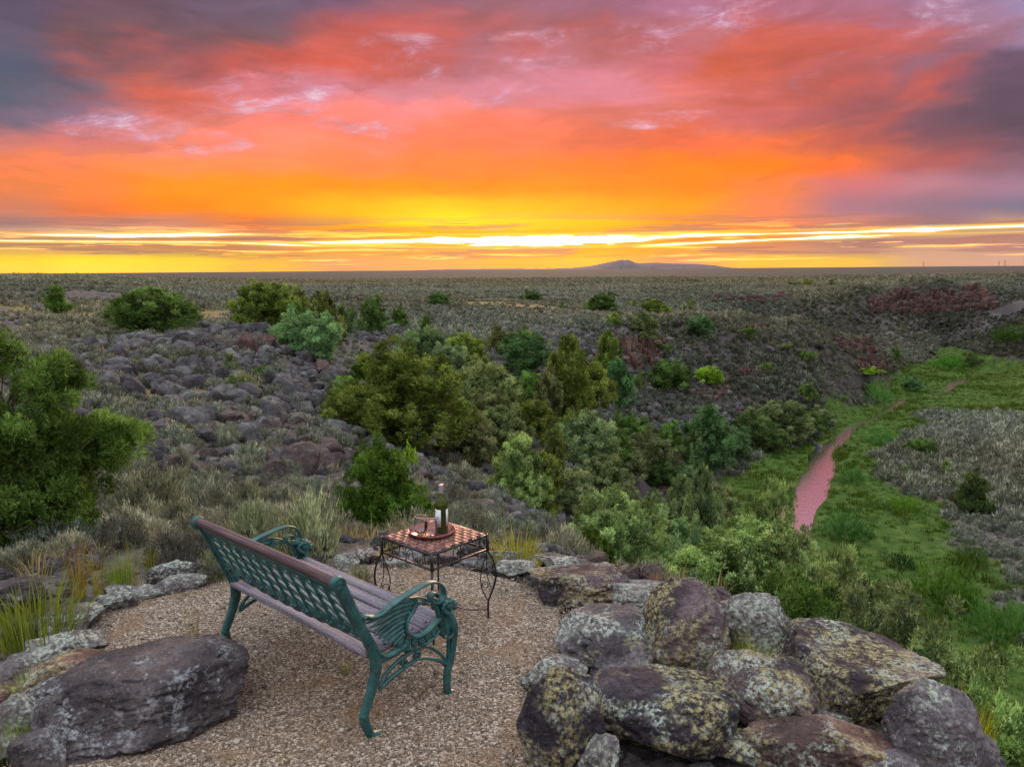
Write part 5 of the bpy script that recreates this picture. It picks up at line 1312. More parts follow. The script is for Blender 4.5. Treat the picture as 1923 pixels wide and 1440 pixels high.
# px, range, top px, width px, shape, tint, label
TREES = [
 (697,9.6,812,205,'cone','bright','small bright green juniper right behind the bench and table','near'),
 (745,35,632,262,'cone','olive','big broad olive-green juniper in the middle of the picture','near'),
 (285,57,533,122,'round','green','solitary round dark green juniper on the left plain'),
 (502,64,519,112,'multi','olive','large spreading olive juniper on the left brow'),
 (560,66,532,60,'multi','olive','right half of the olive juniper pair on the left brow'),
 (612,63,543,62,'multi','oliveb','brownish olive juniper just right of the spreading olive pair'),
 (575,45,570,112,'round','blue','blue-green juniper at the right end of the jumbled outcrop'),
 (699,80,546,56,'cone','dark','dark green conical juniper on the brow above the big olive one'),
 (827,130,544,42,'round','dark','small dark round juniper alone on the middle plain'),
 (750,76,572,34,'cone','green','little green juniper right of the dark conical one'),
 (800,72,588,28,'cone','green','tiny green juniper second right of the dark conical one'),
 (793,49,606,110,'multi','blue','blue-green juniper peeping over the big olive one'),
 (868,54,618,80,'multi','olive','olive juniper behind the blue-green pair in the ravine head'),
 (846,44,640,95,'multi','blue','blue-green juniper touching the right shoulder of the big olive one'),
 (905,41,664,125,'round','greygreen','round grey-green juniper with dark trunk right of the big olive one'),
 (938,62,610,48,'open','brown','sparse greyish juniper between two green ones in the ravine head'),
 (982,60,616,92,'round','dkblue','dense dark blue-green juniper above the ravine'),
 (985,66,612,46,'cone','olive','olive tip of a juniper behind the dense dark one'),
 (1068,62,634,90,'col','olive','tall olive juniper in the middle of the ravine'),
 (1105,52,668,104,'multi','olive','wide olive juniper in front of the tall one in the ravine'),
 (1142,95,622,52,'col','olive','olive juniper standing left of the columnar cliff'),
 (1163,60,676,58,'col','dkblue','slim dark juniper below the small square cliff'),
 (1030,44,702,62,'col','grey','slim greyish juniper left of the wide olive one'),
 (1010,36,744,84,'multi','oliveb','olive-brown juniper behind the grey-green cone'),
 (930,31,752,120,'multi','greygreen','grey-green juniper left of the grey-green cone'),
 (1040,33,800,60,'col','oliveb','dark olive juniper right of the grey-green cone'),
 (972,26,798,126,'cone','pale','grey-green cone-shaped juniper on the bank behind the table','near'),
 (1098,38,764,130,'multi','greygreen','grey-green juniper in the lower ravine right of the cones'),
 (1184,70,770,80,'round','green','dark green round juniper in the lower ravine'),
 (1218,62,802,98,'round','grey','greyish juniper overlapping the dark green round one'),
 (1262,76,784,52,'cone','green','small green juniper behind the greyish one in the lower ravine'),
 (1336,76,752,100,'cone','dkblue','tall dark blue-green juniper above the meadow'),
 (1372,74,792,74,'round','blue','blue-green juniper leaning on the tall one above the meadow'),
 (1308,72,806,44,'col','greygreen','slim grey-green juniper left of the tall dark one'),
 (1409,86,796,34,'cone','dkblue','small dark cone right of the tall blue-green juniper'),
 (1456,84,795,58,'round','dark','round dark green juniper at the left bank of the creek'),
 (1436,92,756,52,'round','grey','greyish juniper behind the round one by the creek'),
 (1482,94,744,92,'multi','grey','broad dull juniper on the bank at the creek bend'),
 (1516,100,762,58,'round','dark','dark juniper touching the creek bend'),
 (1552,126,676,80,'col','grey','tall sparse grey juniper above the creek','mid',1),
 (1590,128,706,44,'col','dark','dark juniper at the right foot of the tall sparse grey one','far',1),
 (1522,108,715,36,'cone','green','small juniper left of the tall sparse grey one'),
 (1637,118,688,40,'round','lime','bright yellow-green bush tree at the foot of the spur nose'),
 (1691,143,653,24,'col','dark','slim dark tree at the end of the spur nose'),
 (1724,126,705,34,'multi','willow','blue-green willow bush in the meadow'),
 (1206,96,585,60,'multi','grey','grey-green juniper standing on top of the columnar cliff'),
 (1155,102,583,32,'round','oliveb','small olive juniper left above the columnar cliff'),
 (1312,122,588,42,'round','willow','round bluish juniper on the spur crest'),
 (1326,112,612,26,'round','willow','smaller bluish juniper under the round one on the spur crest'),
 (1264,94,668,70,'round','dark','dark spreading juniper right of the columnar cliff'),
 (1336,98,684,42,'round','lime','yellow-green juniper on the spur below the crest'),
 (1408,112,612,26,'round','bright','small bright green juniper on the spur crest'),
 (1200,88,694,28,'cone','green','little juniper at the foot of the columnar cliff'),
 (1000,182,543,42,'multi','dark','flat dark bush far out on the middle plain'),
 (1128,142,548,66,'multi','dark','dark spreading juniper on the middle brow'),
 (1057,130,566,16,'round','dark','tiny dark juniper left under the spreading one'),
 (1232,135,560,60,'multi','oliveb','olive brush juniper on the brow right of the spreading one'),
 (1190,150,561,20,'round','oliveb','tiny olive juniper between two larger ones on the brow'),
 (1296,150,556,26,'round','grey','pale round juniper on the brow, rightmost of its row'),
 (1089,104,604,12,'round','dark','tiny dark juniper on the open plateau'),
 (1490,300,528,18,'round','dark','dark dot of a juniper on the far right plain'),
 (1515,310,524,22,'round','oliveb','olive juniper beside the dark dot on the far right plain'),
 (1560,330,524,10,'round','dark','tiny dark juniper on the far right plain'),
 (1634,400,522,32,'multi','oliveb','widest olive juniper in the row on the far right plain'),
 (1659,420,522,18,'round','dark','dark juniper right of the widest one on the far plain'),
 (1676,430,521,14,'round','willow','bluish juniper in the row on the far right plain'),
 (1697,430,519,22,'round','dark','last juniper of the row on the far right plain'),
 (1747,380,525,12,'round','dark','lone dark juniper above the long cliff band'),
 (1758,480,514,9,'round','dark','tiny dark juniper on the far right rise'),
 (1855,62,880,62,'cone','dark','dark green juniper alone on the sagebrush flat'),
 (1798,80,862,26,'cone','pale','pale green sapling on the sagebrush flat'),
 (1750,95,820,40,'round','green','green bush on the sagebrush flat beyond the sapling'),
 (1832,140,658,30,'round','dark','dark bush at the back edge of the meadow'),
 (105,88,528,40,'cone','green','small green juniper on the far-left plain'),
 (425,36,665,26,'col','greygreen','slim grey-green sapling by the twin boulders'),
 (436,34,700,34,'round','green','green sapling under the slim grey-green one'),
 (487,38,682,32,'round','bright','small green shrub beside the left outcrop'),
 (450,60,600,14,'round','lime','tiny yellow-green sprout before the spreading olive juniper'),
 (680,40,655,60,'cone','bright','bright green young juniper left of the big olive one'),
 (762,17,827,26,'round','lime','little yellow-green sprig right of the small bright juniper'),
 (565,24,765,20,'round','lime','little yellow-green sprout left of the big olive juniper'),
 (1235,26,910,100,'cone','blue','bluish juniper in the hollow behind the grey-green crowns'),
 (1195,30,930,40,'cone','blue','small bluish juniper in the hollow'),
 (1330,30,884,80,'col','greygreen','tall grey-green juniper with dark trunk in the hollow'),
 (1282,46,860,66,'round','blue','blue-green juniper near the lowest ledge'),
 (1290,22,965,110,'round','blue','dark bluish juniper crown beneath the tall grey-green one'),
 (1180,14,908,250,'multi','pale','wide grey-green juniper right behind the terrace corner','near'),
 (1112,11.5,985,130,'cone','bright','bright green young juniper at the terrace corner','near'),
 (1452,20,872,120,'multi','pale','pale juniper with a tall wispy tip in front of the creek','near'),
 (1395,13,962,330,'multi','pale','broad pale green juniper crown in front of the creek','near'),
 (1530,12,985,260,'multi','greygreen','grey-green juniper crown right of the broad pale one','near'),
 (1610,17,1010,60,'open','pale','light wispy juniper tip against the meadow','mid'),
 (1560,9.0,1075,300,'multi','green','dark green juniper crown behind the widest boulder','near'),
 (1670,8.6,1085,300,'multi','greygreen','grey-green juniper crown with a dark mast above the meadow','near'),
 (1770,8.0,1125,340,'multi','greygreen','large grey-green juniper crown at the right above the boulders','near'),
 (1700,6.8,1215,330,'multi','dkblue','shaded blue-green juniper crown beside the boulder pile','near'),
 (1890,7.4,1215,330,'multi','pale','pale green juniper crown cut by the right edge','near'),
 (1820,6.0,1320,380,'multi','green','lowest dark green juniper crown at the bottom right corner','near'),
(870,38,772,112,'multi','grey','dull grey juniper left of the olive-brown ones in the ravine'),
 (1060,36,868,112,'multi','greygreen','grey-green juniper low in the ravine right of the pale cone'),
 (1128,44,846,104,'multi','grey','greyish juniper filling the ravine below the cliffs'),
 (1165,40,900,88,'multi','greygreen','grey-green juniper low in the ravine toward the meadow'),
 (1085,50,764,84,'round','olive','olive juniper under the wide ravine one'),
 (1000,52,694,82,'round','green','green juniper between the round grey-green and the wide olive ones'),
 (1152,56,806,74,'multi','dark','dark juniper in the shade of the lower ravine'),
 (1292,50,898,84,'col','greygreen','grey-green juniper beside the lowest ledge'),
 (1238,60,858,64,'round','dark','dark round juniper below the greyish overlapping one'),
 (1188,64,842,70,'round','grey','dull juniper under the dark green round one'),
 (1020,40,850,74,'col','oliveb','olive-brown juniper touching the pale cone on its right'),
 (905,44,720,90,'multi','grey','dull juniper below the round grey-green one'),
 (845,40,735,70,'round','oliveb','brownish juniper at the right skirt of the big olive one'),
 (1350,45,905,90,'multi','greygreen','grey-green juniper above the broad pale crown'),
 (1545,118,760,46,'round','grey','dull juniper right of the broad one at the creek bend'),
 (1420,98,770,60,'round','dark','dark juniper on the slope above the creek bend'),
 (1395,90,825,40,'round','blue','small blue-green juniper on the meadow edge'),
 (1250,120,640,26,'round','dark','small dark juniper above the columnar cliff right end'),
 (1520,118,655,30,'round','dark','small dark juniper on the spur slope'),
 (1480,125,640,22,'round','grey','tiny grey juniper high on the spur'),
 (1445,108,678,26,'round','green','small green juniper halfway down the spur'),
 (640,44,700,50,'round','green','green juniper left behind the big olive one'),
 (650,75,560,26,'round','dark','small dark juniper between the olive pair and the conical one'),
 (1590,115,742,20,'round','green','little bush on the bank above the pink water'),
]
for e in TREES:
    px, r, top, w, s, ti, lab = e[:7]; lod = e[7] if len(e) > 7 else None
    tree(px, r, top, w, s, ti, lab, lod, fix=len(e) > 8)
# the big open juniper at the left edge, built for itself
x, y = at_range(-48, 8.9); zb_ = zat(x, y)
big = thing('juniper_tree', (x, y, zb_), 'very large green juniper with bare grey limbs at the left edge of the picture', 'juniper', 'junipers of the canyon slopes')
bL = [(-.15,0,2.28,.34,.4,.30,2.2),(.50,.1,1.98,.34,.4,.30,2.2),(.95,0,1.38,.36,.4,.26,2.2),(-.45,0,1.75,.5,.5,.42,3),(.35,-.2,1.42,.55,.5,.34,2.6),(0,-.1,.95,.80,.55,.34,3.4),(.55,0,.62,.42,.5,.30,2.2),(0,0,.35,.85,.6,.30,3.6),(-.8,0,1.2,.6,.6,.6,2.5),(.25,.1,-.05,.75,.6,.35,3.0),(-.3,.2,-.4,.8,.6,.35,2.5),(.55,.1,1.05,.45,.5,.3,2.0)]
cme, cc = crown(4242, bL, 760, 60, 8, .040, .0060, .105, low=-.7, inner=.5, ragged=.5)
hd = -math.atan2(x, y)
obj('crown', cme, big, rot=(0, 0, hd), color=(.56, .78, .34)); 
obj('trunk', trunk_mesh(4242, cc, 2.3, .10, 110, multi=4), big, rot=(0, 0, hd))

# ------------------------------------------------------------------ sagebrush
def sage_mesh(seed, n, ln, wd, spread=.5, h=.62, up=.9, stems=14, wood=True, name='foliage', rough_=.25, m=None):
    r_ = np.random.default_rng(seed)
    d = unit(r_.normal(size=(n, 3))*np.array([1, 1, .8]) + np.array([0, 0, .45])); d[:, 2] = np.abs(d[:, 2])
    k = 26; cd = unit(r_.normal(size=(k, 3)) + np.array([0, 0, .6])); cd[:, 2] = np.abs(cd[:, 2])
    rad = .75 + rough_*fbm(d*2.6+seed, 3, seed)
    shell = r_.uniform(.45, 1.0, n)**.5
    pos = d*rad[:, None]*shell[:, None]*np.array([spread, spread, h]); pos[:, 2] += .03
    dr = unit(d*np.array([.6, .6, .3]) + np.array([0, 0, up]) + r_.normal(size=(n, 3))*.28)
    V, F = blades(r_, pos, dr, ln, wd, unit(d + r_.normal(size=(n, 3))*.45))
    sh = np.clip(.48 + .35*fbm(d*4+seed, 2, seed+2) + r_.normal(size=n)*.14, 0, 1)
    return mesh_np(name, V, F, m or M_SAGE, False, dict(shade=np.repeat(sh, 3)))
def stems_mesh(seed, k=14, h=.45, spread=.34, r0=.012):
    r_ = np.random.default_rng(seed); G = Geo()
    for q in range(k):
        a = r_.uniform(0, 6.28); e = np.array([math.cos(a)*spread*r_.uniform(.4, 1), math.sin(a)*spread*r_.uniform(.4, 1), h*r_.uniform(.6, 1)])
        G.tube(spline([[0, 0, -.03], e*.4+r_.normal(size=3)*.04, e*.7+r_.normal(size=3)*.03, e], 3), np.linspace(r0, r0*.3, 10), 4, caps=False)
        for w in range(3):
            b = e*r_.uniform(.5, .9); G.tube([b, b+r_.normal(size=3)*.07+[0, 0, .08]], [r0*.4, r0*.15], 4, caps=False)
    return G.mesh('stems', M_BARK)
SG_N = [sage_mesh(50+k, 2600, .062, .0075) for k in range(3)]
SG_M = [sage_mesh(60+k, 620, .11, .019) for k in range(4)]
SG_F = [sage_mesh(70+k, 110, .26, .055) for k in range(3)]
SG_X = [sage_mesh(80+k, 44, .36, .10) for k in range(2)]
ST = [stems_mesh(90+k) for k in range(2)]
SP = [sage_mesh(95+k, 2400, .085, .006, spread=.34, h=.85, up=2.2, rough_=.45) for k in range(2)]
def shrub(g, s, hs, label, me, stem=True, col_=(1, 1, 1), name='sagebrush', cat='sagebrush', grp='sagebrush in the foreground'):
    root = thing(name, tuple(g), label, cat, grp, rz=rnd.uniform(0, 6.28))
    obj('foliage', me, root, scale=(s, s, hs), color=col_)
    if stem: obj('stems', rnd.choice(ST), root, scale=(s, s, hs))
    return root
for px, py, wpx, hpx, kind, col_, lab in [
 (275,985,130,115,'n',(1.0,.98,.78),'large round sagebrush with dark woody base left of the bench'),
 (325,1060,95,80,'n',(.62,.56,.58),'dark twiggy sagebrush below the large round one'),
 (395,1035,70,60,'n',(.75,.70,.68),'dull twiggy bush touching the bench back'),
 (410,1085,70,55,'p',(1.3,1.4,.95),'pale green sagebrush under the bench back corner'),
 (478,1020,80,90,'p',(1.35,1.5,1.05),'tall pale sagebrush left of the far armrest'),
 (585,1050,100,125,'p',(1.4,1.5,1.1),'tallest pale spiky sagebrush behind the far armrest'),
 (540,1045,55,85,'p',(1.45,1.5,1.0),'pale sagebrush seen through the far armrest'),
 (430,1005,60,45,'n',(1.2,1.25,1.0),'low grey-green sagebrush above the bench back'),
 (232,940,80,50,'n',(.8,.78,.66),'low dark sagebrush left of the large round one'),
 (420,830,60,40,'n',(1.0,1.05,.9),'grey-green sagebrush among boulders left of the upright block'),
 (230,1030,80,70,'n',(.55,.52,.52),'bare dark brush under the big left juniper'),
 (676,1106,44,46,'p',(1.1,1.1,.8),'small sagebrush growing at the gravel edge behind the bench seat'),
 (455,735,60,45,'n',(1.2,1.15,.85),'straw-tinted sagebrush under the twin boulders'),
 (300,680,60,34,'n',(1.0,1.05,1.0),'grey sagebrush above the rounded cluster of boulders'),
 (868,905,70,46,'n',(1.0,.95,.85),'grey sagebrush on the bank right of the bottle'),
 (925,925,80,44,'n',(1.0,.95,.85),'second grey sagebrush on the bank, under the grey-green cone'),
 (845,880,60,36,'n',(.9,.85,.8),'greyish bush above the bottle neck'),
 (780,850,54,40,'n',(.95,.95,.95),'grey bush at the foot of the big olive juniper'),
 (625,835,70,40,'n',(1.0,1.0,.95),'grey sagebrush left of the big olive juniper foot'),
 (690,820,60,40,'n',(.85,.9,.95),'bluish sagebrush under the left skirt of the big olive juniper'),
]:
    g, r = ground(px, py) if py < 1070 else (flat(px, py), 0); dist = np.linalg.norm(g-np.array([0, 0, EYE])); mpp = dist/FPX
    me = rnd.choice(SP) if kind == 'p' else rnd.choice(SG_N)
    s = wpx*mpp/.78; hs = hpx*mpp/(.72 if kind == 'p' else .60)*.92
    if kind == 'p': s = wpx*mpp/.55
    shrub(g, s, hs, lab, me, True, col_)

def rocky(x, y):
    q = np.zeros_like(x)
    for g_, L in ROCKY: q = np.maximum(q, sstep(np.hypot(x-g_[0], y-g_[1])/L, 1.25, .5))
    return q
ROCKY = []
for px, py, L in [(430,650,8),(500,630,6),(270,722,5),(330,820,5),(400,760,6),(480,800,6),(560,880,4),(430,920,4),(600,740,6),(690,612,9),(620,800,5),(850,930,5),(960,960,4),(760,880,3),(1200,790,12),(1230,690,9),(1300,760,10),(560,700,6),(340,900,3),(470,870,4),(1250,860,8),(1130,690,8)]:
    ROCKY.append((ground(px, py)[0], L))
# countable sagebrush nearest the camera on the slopes, then the rest as one cover
def density(x, y, z):
    r = np.hypot(x, y); d = .78 + .35*fbm2(x, y, 7, 3, 91)
    d = d*(1-mead_mask(x, y)*(z < -15))
    d = d*(1-.35*sstep(r, 15, 11))
    d = np.where(creek_d(x, y) < .6, 0, d)
    d = np.where(sdist(x, y, PLAT) < .35, 0, d)
    d = d*(1-.22*rocky(x, y))
    return d, r
GP = [(flat_[0], flat_[1]) for flat_ in [ground(px, py)[0] for px, py in ((170,578),(400,590),(330,745),(330,800),(960,572))]]
def scatter(n, r0, r1, amin=-.66, amax=.66, seed=1, power=.5):
    r_ = np.random.default_rng(seed); u = r_.random(n)
    r = (r0**(2*power*1.0) + u*(r1**(2*power)-r0**(2*power)))**(1/(2*power)); a = r_.uniform(amin, amax, n)
    x = np.sin(a)*r; y = np.cos(a)*r; z = height(x, y); return x, y, z, r_
def straw(x, y):
    q = np.zeros_like(x)
    for (gx_, gy_), L in zip(GP, (16, 9, 1.8, 1.8, 14)): q = np.maximum(q, sstep(np.hypot(x-gx_, y-gy_)/L, 1.2, .7))
    return q
slope_names = [(-.66,-.25,'on the left slope'), (-.25,.0,'on the slope above the bench and table'), (.0,.2,'in the ravine below the terrace'), (.2,.7,'on the ground right of the ravine')]
x, y, z, r_ = scatter(2600, 8.0, 62.0, seed=5)
dd, r = density(x, y, z)
ok = (r_.random(len(x)) < dd*.62*(1-.8*straw(x, y)))
x, y, z, r = x[ok], y[ok], z[ok], r[ok]
size = r_.uniform(.45, 1.05, len(x))
# hide-test: only shrubs the camera can see
def visible(x, y, z, lift=.5):
    t_ = np.linspace(.25, .98, 26)[:, None]; zz = height(x[None]*t_, y[None]*t_, fine=False)
    return np.all(zz < EYE + (z+lift-EYE)[None]*t_ + .1, axis=0)
vis = visible(x, y, z)
x, y, z, r, size = x[vis], y[vis], z[vis], r[vis], size[vis]
order = np.argsort(-size/r); near_ids = set(order[:250].tolist())
tall_words = ((.62,'low'), (.85,'mid-sized'), (2,'tall'))
for i_ in order[:250]:
    tn = r_.uniform(.75, 1.25); hue = r_.random()
    col_ = (1.05*tn, 1.0*tn, .84*tn) if hue < .35 else (.95*tn, 1.04*tn, 1.0*tn) if hue < .8 else (.68*tn, .62*tn, .62*tn)
    hw = 'straw-grey' if hue < .35 else 'silvery green' if hue < .8 else 'dark twiggy'
    tw = [w for l_, w in tall_words if size[i_] < l_][0]
    near_ = r[i_] < 14
    o = shrub((x[i_], y[i_], z[i_]-.03), size[i_]*1.05, size[i_]*.95, f'{tw} {hw} sagebrush {whereis(*to_px((x[i_], y[i_], z[i_])))}', rnd.choice(SG_N if r[i_] < 20 else SG_M), near_, col_, grp='sagebrush scattered on the slopes')
rest = np.array([i_ for i_ in range(len(x)) if i_ not in near_ids], int)
PX, PY, PZ, PS = [x[rest]], [y[rest]], [z[rest]], [size[rest]]
for n_, r0_, r1_, sd_, k_ in ((7500, 7, 80, 6, .85), (26000, 80, 190, 7, .95), (20000, 185, 270, 18, 1.1), (28000, 190, 420, 8, 1.3), (30000, 420, 800, 9, 1.9)):
    x, y, z, r_ = scatter(n_, r0_, r1_, seed=sd_); dd, r = density(x, y, z)
    ok = r_.random(n_) < dd*(1-.75*straw(x, y)); 
    if r0_ < 50: ok &= r_.random(n_) < .75
    x, y, z = x[ok], y[ok], z[ok]; vis = visible(x, y, z, 1.0); x, y, z = x[vis], y[vis], z[vis]
    PX.append(x); PY.append(y); PZ.append(z); PS.append(r_.uniform(.5, 1.15, len(x))*k_)
for n_, r0_, r1_, a0_, a1_, sd_ in ((10500, 76, 190, .08, .62, 61), (3600, 42, 125, .34, .66, 62), (13000, 150, 245, .12, .66, 63)):
    x, y, z, r_ = scatter(n_, r0_, r1_, a0_, a1_, seed=sd_); dd, r = density(x, y, z); ok = r_.random(n_) < dd; x, y, z = x[ok], y[ok], z[ok]
    vis = visible(x, y, z, 1.0); x, y, z = x[vis], y[vis], z[vis]; PX.append(x); PY.append(y); PZ.append(z); PS.append(r_.uniform(.55, 1.45, len(x)))
SX, SY, SZ, SS = map(np.concatenate, (PX, PY, PZ, PS)); SR = np.hypot(SX, SY)
def stuff(name, X_, Y_, Z_, S, variants, vi, label, cat, squash_=(.8, 1.1), tilt=.0, seed=3, extra=None):
    """one uncountable cover: instances of small meshes on a cloud of points"""
    r_ = np.random.default_rng(seed); n = len(X_)
    me = bpy.data.meshes.new(name); me.vertices.add(n)
    me.vertices.foreach_set('co', np.stack([X_, Y_, Z_], -1).astype(np.float32).ravel())
    def fa(nm, arr, ty='FLOAT'):
        a = me.attributes.new(nm, ty, 'POINT'); a.data.foreach_set('vector' if ty == 'FLOAT_VECTOR' else 'value', arr.ravel())
    sv = np.stack([S, S*r_.uniform(.85, 1.15, n), S*r_.uniform(*squash_, n)], -1).astype(np.float32)
    rv = np.stack([r_.uniform(-tilt, tilt, n), r_.uniform(-tilt, tilt, n), r_.uniform(0, 6.28, n)], -1).astype(np.float32)
    for nm_, arr_ in (extra or {}).items(): fa(nm_, np.asarray(arr_, np.float32))
    fa('sc', sv, 'FLOAT_VECTOR'); fa('ro', rv, 'FLOAT_VECTOR'); fa('vi', np.asarray(vi, np.int32), 'INT')
    ng = bpy.data.node_groups.new(name, 'GeometryNodeTree')
    ng.interface.new_socket('Geometry', in_out='INPUT', socket_type='NodeSocketGeometry')
    ng.interface.new_socket('Geometry', in_out='OUTPUT', socket_type='NodeSocketGeometry')
    N = ng.nodes; Lk = ng.links; gi = N.new('NodeGroupInput'); go = N.new('NodeGroupOutput'); jn = N.new('GeometryNodeJoinGeometry')
    def na(nm, dt): 
        q = N.new('GeometryNodeInputNamedAttribute'); q.data_type = dt; q.inputs['Name'].default_value = nm; return q.outputs[0]
    sc_, ro_, vi_ = na('sc', 'FLOAT_VECTOR'), na('ro', 'FLOAT_VECTOR'), na('vi', 'INT')
    for k, vm in enumerate(variants):
        vo = bpy.data.objects.new(name + '_shape', vm)
        oi = N.new('GeometryNodeObjectInfo'); oi.inputs['Object'].default_value = vo; oi.inputs['As Instance'].default_value = True
        cp = N.new('FunctionNodeCompare'); cp.data_type = 'INT'; cp.operation = 'EQUAL'
        Lk.new(vi_, cp.inputs[2]); cp.inputs[3].default_value = k
        ip = N.new('GeometryNodeInstanceOnPoints'); Lk.new(gi.outputs[0], ip.inputs['Points']); Lk.new(cp.outputs[0], ip.inputs['Selection'])
        Lk.new(oi.outputs['Geometry'], ip.inputs['Instance']); Lk.new(ro_, ip.inputs['Rotation']); Lk.new(sc_, ip.inputs['Scale'])
        Lk.new(ip.outputs[0], jn.inputs[0])
    Lk.new(jn.outputs[0], go.inputs[0])
    o = obj(name, me); md = o.modifiers.new('cover', 'NODES'); md.node_group = ng
    return prop(o, label, cat, kind='stuff')
def lodidx(R, r_, near, mid, far_): # indices into a joint variant list
    return np.where(R < 24, r_.integers(0, 3, len(R)), np.where(R < 70, 3+r_.integers(0, 4, len(R)), np.where(R < 210, 7+r_.integers(0, 3, len(R)), 10+r_.integers(0, 2, len(R)))))
r_ = np.random.default_rng(77)
# tone follows the plants, not the light: sparse darker shrubs on the steep stony walls, browner ones far out on the plain
def steep(x, y):
    h_ = np.maximum(np.hypot(x, y)*.012, .5)
    return np.hypot(height(x+h_, y, False)-height(x-h_, y, False), height(x, y+h_, False)-height(x, y-h_, False))/(2*h_)
stp = steep(SX, SY)
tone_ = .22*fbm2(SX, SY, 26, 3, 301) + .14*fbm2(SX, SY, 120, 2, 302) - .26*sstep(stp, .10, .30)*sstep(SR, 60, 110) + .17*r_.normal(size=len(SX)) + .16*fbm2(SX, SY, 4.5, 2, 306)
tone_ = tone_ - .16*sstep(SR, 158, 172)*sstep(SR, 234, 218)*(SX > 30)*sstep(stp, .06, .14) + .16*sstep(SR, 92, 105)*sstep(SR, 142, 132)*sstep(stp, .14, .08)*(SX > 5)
warm_ = .10*sstep(fbm2(SX, SY, 45, 3, 303), -.3, .6) + .10*sstep(SR, 160, 420) - .02
SS = SS*(1+.35*fbm2(SX, SY, 18, 3, 304))*np.where(stp > .2, .85, 1)
thin = fbm2(SX, SY, 30, 3, 305) > -.75
SX, SY, SZ, SS, SR, tone_, warm_ = [q[thin] for q in (SX, SY, SZ, SS, SR, tone_, warm_)]
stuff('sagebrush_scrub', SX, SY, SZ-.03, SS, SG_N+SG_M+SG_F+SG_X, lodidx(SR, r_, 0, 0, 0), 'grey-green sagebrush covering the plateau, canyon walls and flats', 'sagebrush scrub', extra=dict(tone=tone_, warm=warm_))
# dry bunch grass and small plants between the shrubs
def tuft_mesh(seed, n, h, spread, w, lean=.35, seg=2, m=None, head=False):
    r_ = np.random.default_rng(seed); a = r_.uniform(0, 6.28, n); rad = spread*np.sqrt(r_.random(n))*.45
    b = np.stack([np.cos(a)*rad, np.sin(a)*rad, 0*a], -1); hh = h*r_.uniform(.55, 1.1, n)
    dirx = np.stack([np.cos(a), np.sin(a), 0*a], -1)*(lean*r_.uniform(.2, 1.3, n))[:, None] + r_.normal(size=(n, 3))*.10
    sidev = np.stack([-np.sin(a+r_.normal(size=n)), np.cos(a+r_.normal(size=n)), 0*a], -1)
    V = []; F = []
    ts = (0, .5, 1.0)
    p0 = b; p1 = b + dirx*hh[:, None]*.35 + np.array([0, 0, 1])*hh[:, None]*.58; p2 = b + dirx*hh[:, None]*1.0 + np.array([0, 0, 1])*hh[:, None]*(1-.25*lean)
    V = np.stack([p0-sidev*w, p0+sidev*w, p1-sidev*w*.8, p1+sidev*w*.8, p2], 1).reshape(-1, 3)
    q = np.arange(n)[:, None]*5
    F = [np.concatenate([q+0, q+1, q+3, q+2], 1), np.concatenate([q+2, q+3, q+4], 1)]
    sh = np.repeat(np.clip(r_.normal(.5, .22, n), 0, 1), 5)
    return mesh_np('blades', V, F, m or M_GRASS, False, dict(shade=sh))
M_STRAW = leaf_mat('dry_grass', (.16,.12,.05), (.34,.27,.13), (.52,.44,.25), .3, tint=False)
M_MEAD = leaf_mat('meadow_grass', (.03,.060,.010), (.065,.125,.018), (.14,.21,.045), .35, tint=False, yellow=(.13,.14,.045,1))
DG = [tuft_mesh(31+k, 26, .28, .22, .004, .5, m=M_STRAW) for k in range(2)]
DF = [tuft_mesh(34+k, 14, .30, .5, .014, .5, m=M_STRAW) for k in range(2)]
x, y, z, r_ = scatter(5200, 6.5, 110, seed=15, power=.42); dd, r = density(x, y, z)
ok = (dd > 0) & (r_.random(len(x)) < .10+.30*sstep(fbm2(x, y, 5, 3, 88), -.1, .5)+.8*straw(x, y)); vis = visible(x, y, z, .3); ok &= vis
x, y, z, r = x[ok], y[ok], z[ok], r[ok]
xr = rng.uniform(-5.5, 3.5, 1500); yr = rng.uniform(3.0, 8.5, 1500); sg_ = sdist(xr, yr, GRAV); kr = (sg_ > .08) & (sg_ < 2.4) & (rng.random(1500) < .10); xr, yr = xr[kr], yr[kr]
x = np.concatenate([x, xr]); y = np.concatenate([y, yr]); z = np.concatenate([z, height(xr, yr)]); r = np.hypot(x, y)
stuff('dry_grass', x, y, z, r_.uniform(.5, 1.2, len(x))*np.where(r > 45, 1.3, .9), DG+DF, np.where(r < 26, r_.integers(0, 2, len(x)), 2+r_.integers(0, 2, len(x))), 'straw-coloured dry grass between rocks and shrubs', 'dry grass')
# rubble
RB = [rock_mesh('rubble', 900+k, 2 if k < 3 else 1, .55, 8, .10, 0, SM[('grey', 'dark', 'red', 'grey', 'dark')[k]], smooth=False) for k in range(5)]
x, y, z, r_ = scatter(46000, 5.0, 150, seed=25, power=.40); dd, r = density(x, y, z)
ok = (mead_mask(x, y) < .3) & (sdist(x, y, GRAV) > .02) & (r_.random(len(x)) < .14+.50*rocky(x, y)); x, y, z, r = x[ok], y[ok], z[ok], r[ok]
vis = visible(x, y, z, .2); x, y, z, r = x[vis], y[vis], z[vis], r[vis]
S = (r_.random(len(x))**3.6*.75+.06)*np.clip(r/26, .35, 1.45)*(.8+.35*rocky(x, y))
xr = rng.uniform(-5.5, 3.5, 9000); yr = rng.uniform(3.0, 8.5, 9000); sg_ = sdist(xr, yr, GRAV); kr = (sg_ > .0) & (sg_ < 2.2) & (rng.random(9000) < .5); xr, yr = xr[kr], yr[kr]
x = np.concatenate([x, xr]); y = np.concatenate([y, yr]); z = np.concatenate([z, height(xr, yr)]); r = np.hypot(x, y); S = np.concatenate([S, .02+.17*rng.random(len(xr))**3.5])
